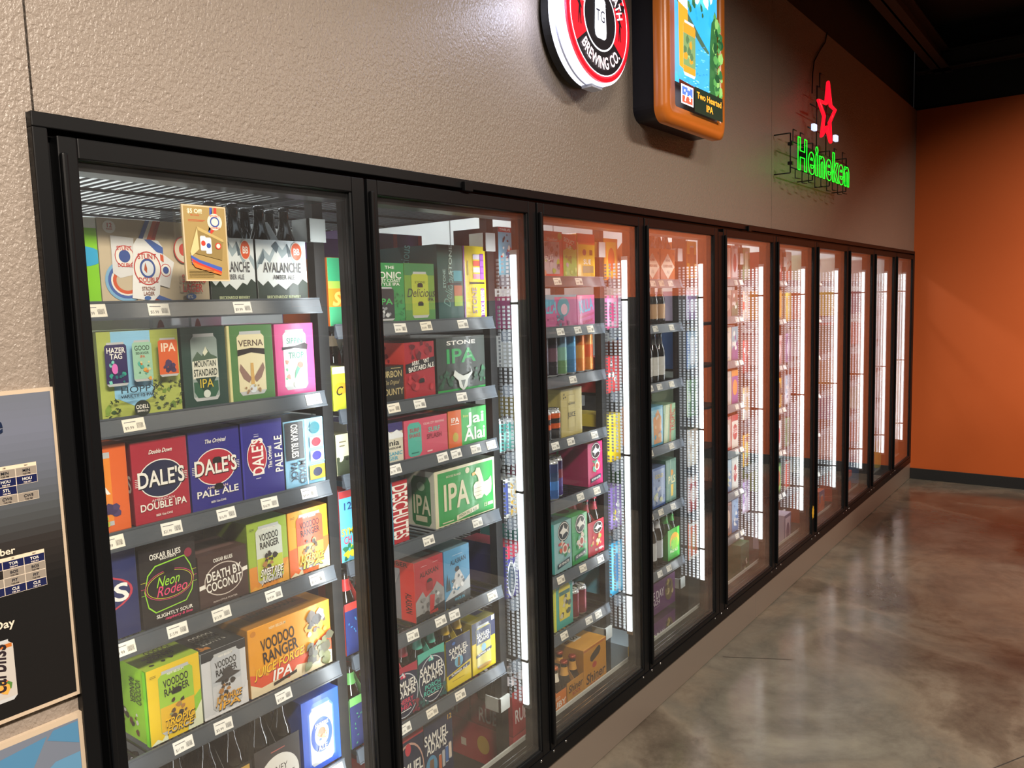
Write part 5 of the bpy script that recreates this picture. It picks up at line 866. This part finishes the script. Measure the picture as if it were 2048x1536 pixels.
# ------------------------------------------------------------------ signs on the wall above the doors
RED, INK = 'd8141e', '0b0a10'
def round_sign():
    R = .208; c = (1.652, -.10, 2.645)
    t = empty('brewery_sign', c, 'round lit brewery sign in black and red with a clear glowing rim', 'sign')
    def ring(y0, y1, r, col, name, m, rin=None, n=64):
        b = MB().set(col); rin = rin or 0
        P = lambda rr, y: [(rr*math.cos(6.2832*k/n), y, rr*math.sin(6.2832*k/n)) for k in range(n)]
        if rin:
            v = P(r, y0)+P(rin, y0)+P(r, y1)+P(rin, y1); f = []
            for k in range(n):
                j = (k+1) % n; f += [(k, n+k, n+j, j)[::-1], (2*n+k, 2*n+j, 3*n+j, 3*n+k)[::-1], (k, j, 2*n+j, 2*n+k)[::-1], (n+k, 3*n+k, 3*n+j, n+j)[::-1]]
            b.add(v, f)
        else:
            v = P(r, y0)+P(r, y1); b.add(v, [tuple(range(n)), tuple(range(2*n-1, n-1, -1))]+[(k, n+k, n+(k+1) % n, (k+1) % n) for k in range(n)])
        return b.build(name, m, t)
    ring(.065, .098, R*.97, '0d0d10', 'housing', BLACK2)
    ring(.012, .065, R, 'f4f6ff', 'glowing_rim', mat('frosted glowing acrylic', 'e8ecff', .3, emit=1.6))
    ring(.040, .046, R+.002, '9a9aa8', 'rim_band', mat('clear edge band', 'a8acc0', .25, emit=.35), R-.001)
    ring(.004, .012, R*.95, 'c01020', 'face_plate', mat('red translucent face', 'd01226', .3, emit=.7))
    b = MB(); b.box(-.03, .02, -.216, .035, .06, -.198, 'a8a8b0'); b.build('power_box', mat('grey switch housing', '9a9ca4', .3, emit=.15), t)
    m = MB(); r = .185; W = 2*r
    f = Face(m, (-r, .0039, -r), (1, 0, 0), (0, 0, 1), W, W, .0006)
    E = lambda q, col, n=48: f.poly([(.5+q*.5*math.cos(6.2832*k/n), .5+q*.5*math.sin(6.2832*k/n)) for k in range(n)], col)
    def sector(q0, q1, a0, a1, col, n=20):
        A0 = [math.radians(a0+(a1-a0)*k/n) for k in range(n+1)]
        f.poly([(.5+.5*q1*math.cos(a), .5+.5*q1*math.sin(a)) for a in A0]+[(.5+.5*q0*math.cos(a), .5+.5*q0*math.sin(a)) for a in A0[::-1]], col)
    E(1.0, 'ff2a3a'); E(.97, 'f4f4ff'); E(.95, INK)
    sector(.50, .945, 148, 214, 'e01020'); sector(.50, .945, -34, 32, 'e01020')
    E(.55, 'f4f4ff'); E(.52, INK)
    # jagged black horizon over the red side fields, standing figures in silhouette
    for s, x0 in ((-1, .16), (1, .84)):
        f.poly([(x0-.09, .70), (x0-.05, .62), (x0-.01, .67), (x0+.03, .60), (x0+.06, .66), (x0+.09, .63), (x0+.09, .72)], INK)
        f.poly([(x0-.025, .38), (x0-.012, .38), (x0, .47), (x0+.012, .38), (x0+.026, .38), (x0+.014, .52), (x0+.030, .50), (x0+.035, .52), (x0+.012, .56), (x0+.008, .60), (x0-.008, .60), (x0-.012, .56), (x0-.045, .59), (x0-.05, .575), (x0-.012, .53), (x0-.02, .47)], INK)
    # white barrel with two letters
    f.poly([(.40, .40), (.41, .35), (.44, .33), (.56, .33), (.59, .35), (.60, .40), (.585, .66), (.55, .69), (.45, .69), (.415, .66)], 'e4e8f2')
    for q in (.40, .43, .61, .64): f.poly([(.405, q), (.595, q), (.595, q+.004), (.405, q+.004)], '9aa0b0')
    f.text('TG', .50, .525, .10, '16162a', w=.15, b=0)
    f.text('BREWING CO.', .5, .5, .10, 'ffe4ea', cond=.72, arc=(.138, -math.pi/2, -1))
    f.text('TOPPLING GOLIATH', .5, .5, .10, 'ffe4ea', cond=.72, arc=(.128, math.pi/2, 1))
    m.build('face_print', GLOWP, t)
    area_ = bpy.data.lights.new('rim_glow', 'POINT'); area_.energy = 2.0; area_.color = (.72, .76, 1); area_.shadow_soft_size = .03
    for dx in (-.26,):
        o = bpy.data.objects.new('rim_glow', area_); COL.objects.link(o); o.location = (c[0]+dx, -.10, c[2]-.0)
round_sign()
def rrect(x0, z0, x1, z1, r, n=6):
    P = []
    for cx, cz, a in ((x1-r, z0+r, -90), (x1-r, z1-r, 0), (x0+r, z1-r, 90), (x0+r, z0+r, 180)):
        for k in range(n+1): q = math.radians(a+90*k/n); P.append((cx+r*math.cos(q), cz+r*math.sin(q)))
    return P
def slab(mb, P, y0, y1, col=None, P2=None):
    n = len(P); P2 = P2 or P
    v = [(x, y0, z) for x, z in P]+[(x, y1, z) for x, z in P2]
    mb.add(v, [tuple(range(n)), tuple(range(2*n-1, n-1, -1))]+[(k, n+k, n+(k+1) % n, (k+1) % n) for k in range(n)], col)
def picture_sign():
    t = empty('picture_sign', (2.37, -.13, 2.74), 'orange framed lit picture sign showing a lake, a pint and a can', 'sign')
    X0, X1, Z0, Z1 = -.31, .245, -.345, .46
    b = MB(); slab(b, rrect(X0+.02, Z0+.01, X1+.03, Z1, .05), .045, .149); b.build('back_box', mat('dark navy plastic', '11131f', .4), t)
    b = MB(); outer = rrect(X0-.012, Z0-.01, X1+.012, Z1, .055); o2 = rrect(X0+.012, Z0+.012, X1-.012, Z1-.02, .045); inner = rrect(X0+.085, Z0+.055, X1-.06, Z1-.08, .012)
    n = len(outer); v = [(x, .045, z) for x, z in outer]+[(x, .012, z) for x, z in outer]+[(x, 0, z) for x, z in o2]+[(x, .006, z) for x, z in inner]+[(x, .03, z) for x, z in inner]
    fs = []
    for a in range(4):
        for k in range(n): j = (k+1) % n; fs.append((a*n+k, a*n+j, (a+1)*n+j, (a+1)*n+k))
    b.add(v, [q[::-1] for q in fs]); b.smooth = [True]*len(b.smooth)
    b.build('sign_frame', mat('orange satin plastic', 'd2762a', .28, emit=.06), t)
    x0, x1, z0, z1 = X0+.083, X1-.058, Z0+.053, Z1-.078
    m = MB(); m.box(x0, .014, z0, x1, .032, z1, '050505')
    f = Face(m, (x0, .0138, z0), (1, 0, 0), (0, 0, 1), x1-x0, z1-z0, .0004)
    f.draw([('r', 0, 0, 1, 1, '1a1210'), ('r', 0, .145, 1, 1, '2f9be8'), ('p', [(0, .9), (1, .8), (1, 1), (0, 1)], '1e84dc'),
        ('p', [(0, .62), (.35, .50), (.62, .42), (1, .34), (1, .145), (.3, .145), (0, .2)], '3a96d6'), ('p', [(0, .62), (.35, .49), (.62, .41), (.80, .38), (.80, .40), (.6, .46), (.3, .56), (0, .68)], '3f5a48'),
        ('p', [(.80, .145), (1, .145), (1, .62), (.94, .66), (.90, .60), (.86, .58), (.82, .45)], '2f5a35')])
    R = random.Random(8)
    for k in range(60): f.poly([(q[0], q[1]) for q in ((lambda x, y: [(x, y), (x+.035, y+.002), (x+.05, y+.006), (x+.01, y+.006)])(R.uniform(.15, .78), R.uniform(.15, .42)))], R.choice(['6fbcec', '2a7cc0', '8fd0f0']))
    f.draw([('b', 3, 12, .42, .60, .80, .92, .045, ['dcecf8', 'c8def2']), ('b', 12, 34, .0, .62, .24, .99, .045, ['2f6a38', '4a8a48', '1f4a2c', '6aa858']), ('b', 15, 44, .82, .16, 1.0, .60, .04, ['2c5c34', '4f8a48', '1d4428', '7aa85c']), ('b', 17, 12, .05, .56, .6, .62, .03, ['2f5a38', '3f7244']),
        ('p', [(.02, .22), (.20, .20), (.20, .56), (0, .58)], 'f0902a'), ('p', [(0, .56), (.20, .54), (.19, .62), (0, .64)], 'e8e8f0'), ('c', .23, .33, .26, .30, 'e8882a'), ('r', .10, .235, .36, .41, '6f8a5a'), ('b', 5, 8, .12, .25, .34, .39, .03, ['8fae78', 'e8882a', '4f6a48']),
        ('p', [(0, .145), (1, .12), (1, .10), (0, .12)], '4a1c10'), ('r', .04, .02, .30, .125, 'e4e4f2'), ('r', .06, .07, .28, .115, '4a6ad0'), ('r', .06, .028, .28, .066, 'e0503a'), ('b', 4, 8, .08, .035, .26, .11, .015, ['f4f0f4']),
        ('r', .32, .0, .98, .14, '16261c'), T('Two Hearted', .66, .10, .036, 'ffa030', w=.58, b=1), T('IPA', .66, .045, .038, 'ffa030', w=.16)])
    m.build('lit_screen', GLOWP, t)
    MB().box(-.05, .149, -.1, .05, .152, .1).build('wall_bracket', BLACK2, t)
picture_sign()
# ------------------------------------------------------------------ neon
def neon_sign():
    t = empty('neon_sign', (4.15, -.10, 2.60), 'green and red neon beer sign with a star, hanging on black wire', 'sign')
    ox, oz = 4.15, 2.60
    green = mat('green neon tube', '10ff28', .3, emit=1.7); red = mat('red neon tube', 'ff0c20', .3, emit=2.0)
    cu = bpy.data.curves.new('neon', 'FONT'); cu.body = 'Heineken'; cu.size = 1; cu.resolution_u = 4; cu.fill_mode = 'NONE'; cu.offset = .030; cu.bevel_depth = .0115; cu.bevel_resolution = 1; cu.space_character = 1.16
    o = bpy.data.objects.new('neon', cu); COL.objects.link(o); dg = bpy.context.evaluated_depsgraph_get(); dg.update()
    me = o.evaluated_get(dg).to_mesh(); vs = [v.co.copy() for v in me.vertices]; fs = [tuple(p.vertices) for p in me.polygons]
    o.evaluated_get(dg).to_mesh_clear()
    x0 = min(v.x for v in vs); x1 = max(v.x for v in vs); y0 = min(v.y for v in vs); y1 = max(v.y for v in vs)
    X0, X1, Z0, Z1 = 3.655-ox, 4.65-ox, 2.385-oz, 2.560-oz
    dx = (x1-x0); sc = (X1-X0)/dx; sz = (Z1-Z0)/(y1-y0)
    b = MB(); b.add([(X0+(v.x-x0)*sc, v.z*sc*.8, Z0+(v.y-y0)*sz) for v in vs], fs, None, True); b.build('green_lettering', green, t)
    bpy.data.objects.remove(o); bpy.data.curves.remove(cu)
    star = [(4.183, 2.935), (4.237, 2.815), (4.329, 2.806), (4.222, 2.718), (4.244, 2.611), (4.162, 2.681), (4.068, 2.617), (4.112, 2.737), (4.005, 2.806), (4.148, 2.812)]
    MB().tube([(x-ox, 0, z-oz) for x, z in star], .0105, 8, closed=True).build('red_star', red, t)
    wt = mat('white lit block', 'c8d4ff', .3, emit=1.3)
    for a in (3.925, 4.345): MB().box(a-ox, -.004, 2.632-oz, a+.05-ox, .016, 2.668-oz).build('white_lamp', wt, t, bevel=.004)
    b = MB(); r = .0035; yb = .028
    for z in (2.40, 2.535): b.rod((3.62-ox, yb, z-oz), (4.69-ox, yb, z-oz), r)
    for x in (3.62, 4.69, 4.0, 4.33): b.rod((x-ox, yb, 2.37-oz), (x-ox, yb, 2.575-oz), r)
    for x in (4.07, 4.25): b.rod((x-ox, yb, 2.535-oz), (x-ox, yb, 2.90-oz), r)
    b.rod((4.07-ox, yb, 2.90-oz), (4.25-ox, yb, 2.90-oz), r); b.rod((3.95-ox, yb, 2.78-oz), (4.37-ox, yb, 2.78-oz), r); b.rod((3.91-ox, yb, 2.65-oz), (4.41-ox, yb, 2.65-oz), r)
    b.rod((4.12-ox, yb, 2.90-oz), (4.12-ox, yb, 2.98-oz), r); b.rod((4.12-ox, yb, 2.98-oz), (4.21-ox, yb, 2.98-oz), r)
    for x in (3.62, 4.0, 4.33, 4.69):
        for z in (2.37, 2.575): b.rod((x-ox, yb, z-oz), (x-ox, .115, z-oz), r)
    for k in range(9):
        x = 3.70+.115*k; z = 2.352-(.014 if k % 2 else 0); b.rod((x-ox, yb, 2.40-oz), (x-ox, yb, z-oz), .0028); b.rod((x-ox, yb, z-oz), (x+.055-ox, yb-.01, z-oz), .0028)
    for x in (3.66, 3.78, 4.42, 4.60): b.rod((x-ox, yb, 2.535-oz), (x-ox, yb, 2.60-oz), .0028); b.rod((x-ox, yb, 2.60-oz), (x+.06-ox, yb, 2.60-oz), .0028)
    for z in (2.42, 2.52): b.box(3.612-ox, yb-.012, z-.008-oz, 3.632-ox, yb+.012, z+.008-oz); b.box(4.68-ox, yb-.012, z-.008-oz, 4.70-ox, yb+.012, z+.008-oz)
    b.build('wire_frame', BLACK2, t)
    b = MB(); b.box(4.02-ox, .06, 2.50-oz, 4.30-ox, .105, 2.56-oz); b.build('transformer', BLACK2, t, bevel=.004)
    P = [(4.22, .10, 2.90), (4.26, .11, 3.02), (4.30, .114, 3.10), (4.40, .114, 3.18), (4.52, .115, 3.26), (4.56, .115, 3.33)]
    MB().tube([(x-ox, y, z-oz) for x, y, z in P], .0035, 6).build('power_cord', BLACK2, t)
neon_sign()
# ------------------------------------------------------------------ posters left of the doors, flyer on the first door
def poster():
    x0, x1, z0, z1 = -.60, -.071, 1.042, 1.609; W, H = x1-x0, z1-z0
    b = MB(); b.box(x0, .009, z0, x1, .0195, z1, 'bfae98')
    k = len(b.v); n = 16; cols = [(.0, '121214'), (.38, '1a1a1b'), (.52, '2f2c2b'), (.62, '494d50'), (.75, '5e6470'), (.88, '6a7080'), (1, '666c78')]  # gradient: printed design plus a glossy reflection painted into the colour
    def cat(t):
        for (a, c), (d, e) in zip(cols, cols[1:]):
            if t <= d: q = (t-a)/(d-a); p, r = lin(c), lin(e); return tuple(p[i]*(1-q)+r[i]*q for i in range(3))
        return lin(cols[-1][1])
    e = .007; f = Face(b, (x0, .009, z0), (1, 0, 0), (0, 0, 1), W, H, .00015)
    for i in range(40):
        a, c = i/40, (i+1)/40; f.k = 1; u0, u1 = e/W, 1-e/W; f.poly([(u0, e/H+a*(1-2*e/H)), (u1, e/H+a*(1-2*e/H)), (u1, e/H+c*(1-2*e/H)), (u0, e/H+c*(1-2*e/H))], cat(a))
    f.k = 2
    P = lambda x, z: ((x-x0)/W, (z-z0)/H)
    def rect(xa, za, xb, zb, col): f.k = 2+rect.k*.05; rect.k += 1; f.poly([P(xa, za), P(xb, za), P(xb, zb), P(xa, zb)], col)
    rect.k = 0
    def txt(s, x, z, h, col, right=False, **k):
        f.k = 9; u, v = P(x, z)
        if right: u -= sum(GL[c, k.get('b', 1)][2] for c in s if c != ' ')*h/CAP/2/W
        f.text(s, u, v, h/H, col, **k)
    txt('Schedule', -.157, 1.556, .034, '1c2740', right=True)
    CW, RH = .0335, .0148
    def cal(xr, zt, rows, nc):
        rect(xr-CW*nc, zt-.006, xr, zt, 'd8c8b0')
        for j, d in enumerate(('FRI', 'SAT')[-min(nc, 2):]): txt(d, xr-CW*(.5+(1-j)), zt-.003, .0022, '2a2622')
        for r, row in enumerate(rows):
            for c, v in enumerate(row):
                if v is None: continue
                nm, dk = v; xa = xr-CW*(nc-c); za = zt-.006-RH*(r+1)
                rect(xa, za, xa+CW, za+RH, 'cbbfae'); rect(xa+.0006, za+.0006, xa+CW-.0006, za+RH-.0006, '1b2148' if dk else '8a8278')
                txt(nm, xa+CW/2, za+RH*.62, .0048, 'e8e0d8' if dk else '2a2c34'); txt('7:05 PM', xa+CW/2, za+RH*.22, .0026, 'e8e0d8' if dk else '3a3434')
    g = lambda s: (s, 0); d = lambda s: (s, 1)
    cal(-.111, 1.482, [[g('MIN'), g('MIN'), g('MIN')], [d('TEX'), d('HOU'), d('HOU')], [d('STL'), d('STL'), None], [g('TB'), g('CWS'), g('CWS')]], 3)
    cal(-.111, 1.326, [[d('MIA'), d('TOR'), d('TOR')], [None, g('BOS'), g('BOS')], [g('HOU'), g('PIT'), g('PIT')], [d('CWS'), d('CLE'), d('CLE')]], 3)
    txt('September', -.157, 1.337, .012, 'd8cdbb', right=True); txt('Away Day', -.171, 1.213, .014, 'd8cdbb', right=True)
    f.k = 10
    for q in (('c', -.205, 1.132, .062, .108, 'b8b4ae'),):
        u, v = P(q[1], q[2]); f.draw([('c', u, v, q[3]/W, q[4]/H, q[5]), ('r', u-.055, v+.07, u+.055, v+.082, 'b8682a'), ('b', 4, 8, u-.04, v-.07, u+.04, v-.03, .02, ['d8623a', 'e8a04a', '4f7a3a']), T('carbliss', u+.005, v+.01, .05, '2a2228', w=.15, rot=1.5, sh=.2)])
    o = b.build('wall_poster', mat('glossy printed poster', 'attr', .22, spec=.6)); prop(o, 'dark blue grey poster with cream border and game calendar, left of the doors', 'poster')
    b = MB(); za, zb = .45, 1.008; b.box(x0, .009, za, x1, .0195, zb, 'bfae98'); f = Face(b, (x0, .009, za), (1, 0, 0), (0, 0, 1), W, zb-za, .0004)
    f.draw([('r', .018, .018, .982, .982, '6d7686'), ('p', [(.40, .86), (.78, .79), (.88, .965), (.55, .93)], '4c7fa4'), ('p', [(.88, .95), (.98, .90), (.98, .975), (.90, .975)], '4c7fa4'), ('p', [(.75, .70), (.82, .82), (.90, .87), (.98, .87), (.98, .62)], '5a8aac'), ('p', [(.3, .4), (.7, .6), (.6, .75), (.2, .7)], '4c7fa4')])
    prop(b.build('wall_poster', mat('glossy printed poster', 'attr', .22)), 'lower poster of pale and mid blue shapes with a cream border', 'poster')
    # flyer on the pane
    b = MB(); x0, x1, z0, z1 = .193, .291, 1.795, 1.947; b.box(x0, .004, z0, x1, .0085, z1, 'c9b796'); W, H = x1-x0, z1-z0
    f = Face(b, (x0, .004, z0), (1, 0, 0), (0, 0, 1), W, H, .0003)
    f.draw([('r', .03, .02, .97, .98, 'a08a55'), T('$5 Off!', .28, .92, .055, 'f4e4c8', w=.34), T('ON 12 PACK', .28, .865, .02, 'c0402c', w=.2), ('r', .12, .80, .5, .806, 'c0402c'), ('r', .12, .785, .46, .79, 'c0402c'),
        ('p', [(.62, .98), (.68, .98), (.66, .72), (.56, .66), (.60, .62)], '3a5ab0'), ('p', [(.72, .98), (.78, .98), (.76, .72), (.62, .62), (.60, .66), (.68, .72)], 'c23a2a'), ('e', .72, .79, .17, .11, 'e8dcc8'), ('e', .72, .79, .11, .07, '2f4f9a'), ('e', .72, .79, .08, .05, 'e8dcc8'), T('STUNT', .72, .868, .025, 'c23a2a', w=.22), T('DOUBLE', .72, .712, .025, 'c23a2a', w=.22),
        ('p', [(.12, .38), (.30, .72), (.88, .56), (.84, .28)], '8a7644'), ('p', [(.30, .72), (.88, .56), (.90, .52), (.32, .67)], 'b8a468'), ('p', [(.12, .38), (.30, .70), (.32, .42), (.14, .32)], 'cfbd88'), ('c', .42, .50, .13, .20, 'e8e4e0'), ('c', .54, .47, .13, .22, 'e8e4e0'), ('e', .54, .47, .05, .035, '2f4f9a'), ('e', .42, .50, .05, .035, 'c23a2a'), ('e', .76, .47, .07, .045, 'c23a2a'), ('e', .76, .47, .045, .03, 'e8dcc8'),
        ('p', [(.12, .34), (.14, .22), (.8, .12), (.82, .18), (.3, .28)], '3a5ab0'), ('p', [(.12, .30), (.2, .20), (.8, .10), (.8, .13), (.3, .24)], 'c23a2a'), ('p', [(.12, .26), (.2, .18), (.78, .08), (.8, .10), (.3, .21)], 'd8702c')]+[('r', .06, .06+.02*k, .62, .066+.02*k, '6a5a34') for k in range(5)])
    prop(b.build('promotional_flyer', PAPER), 'beige price flyer with striped artwork stuck on the first glass door', 'flyer')
    # little yellow sticker and the black pane dots
    xs = XS(5)+.648
    b = MB(); P_ = [(xs+.022*(1 if k % 2 else .72)*math.cos(6.2832*k/18), .25+.022*2*(1 if k % 2 else .72)*math.sin(6.2832*k/18)+.12) for k in range(18)]
    v = [(x, -.0012, z) for x, z in P_]+[(x, -.0002, z) for x, z in P_]; b.add(v, [tuple(range(18)), tuple(range(35, 17, -1))]+[(k, 18+k, 18+(k+1) % 18, (k+1) % 18) for k in range(18)], 'd8a82c')
    prop(b.build('sticker', PAPER), 'small yellow starburst sticker low on the sixth cooler door frame', 'sticker')
poster()
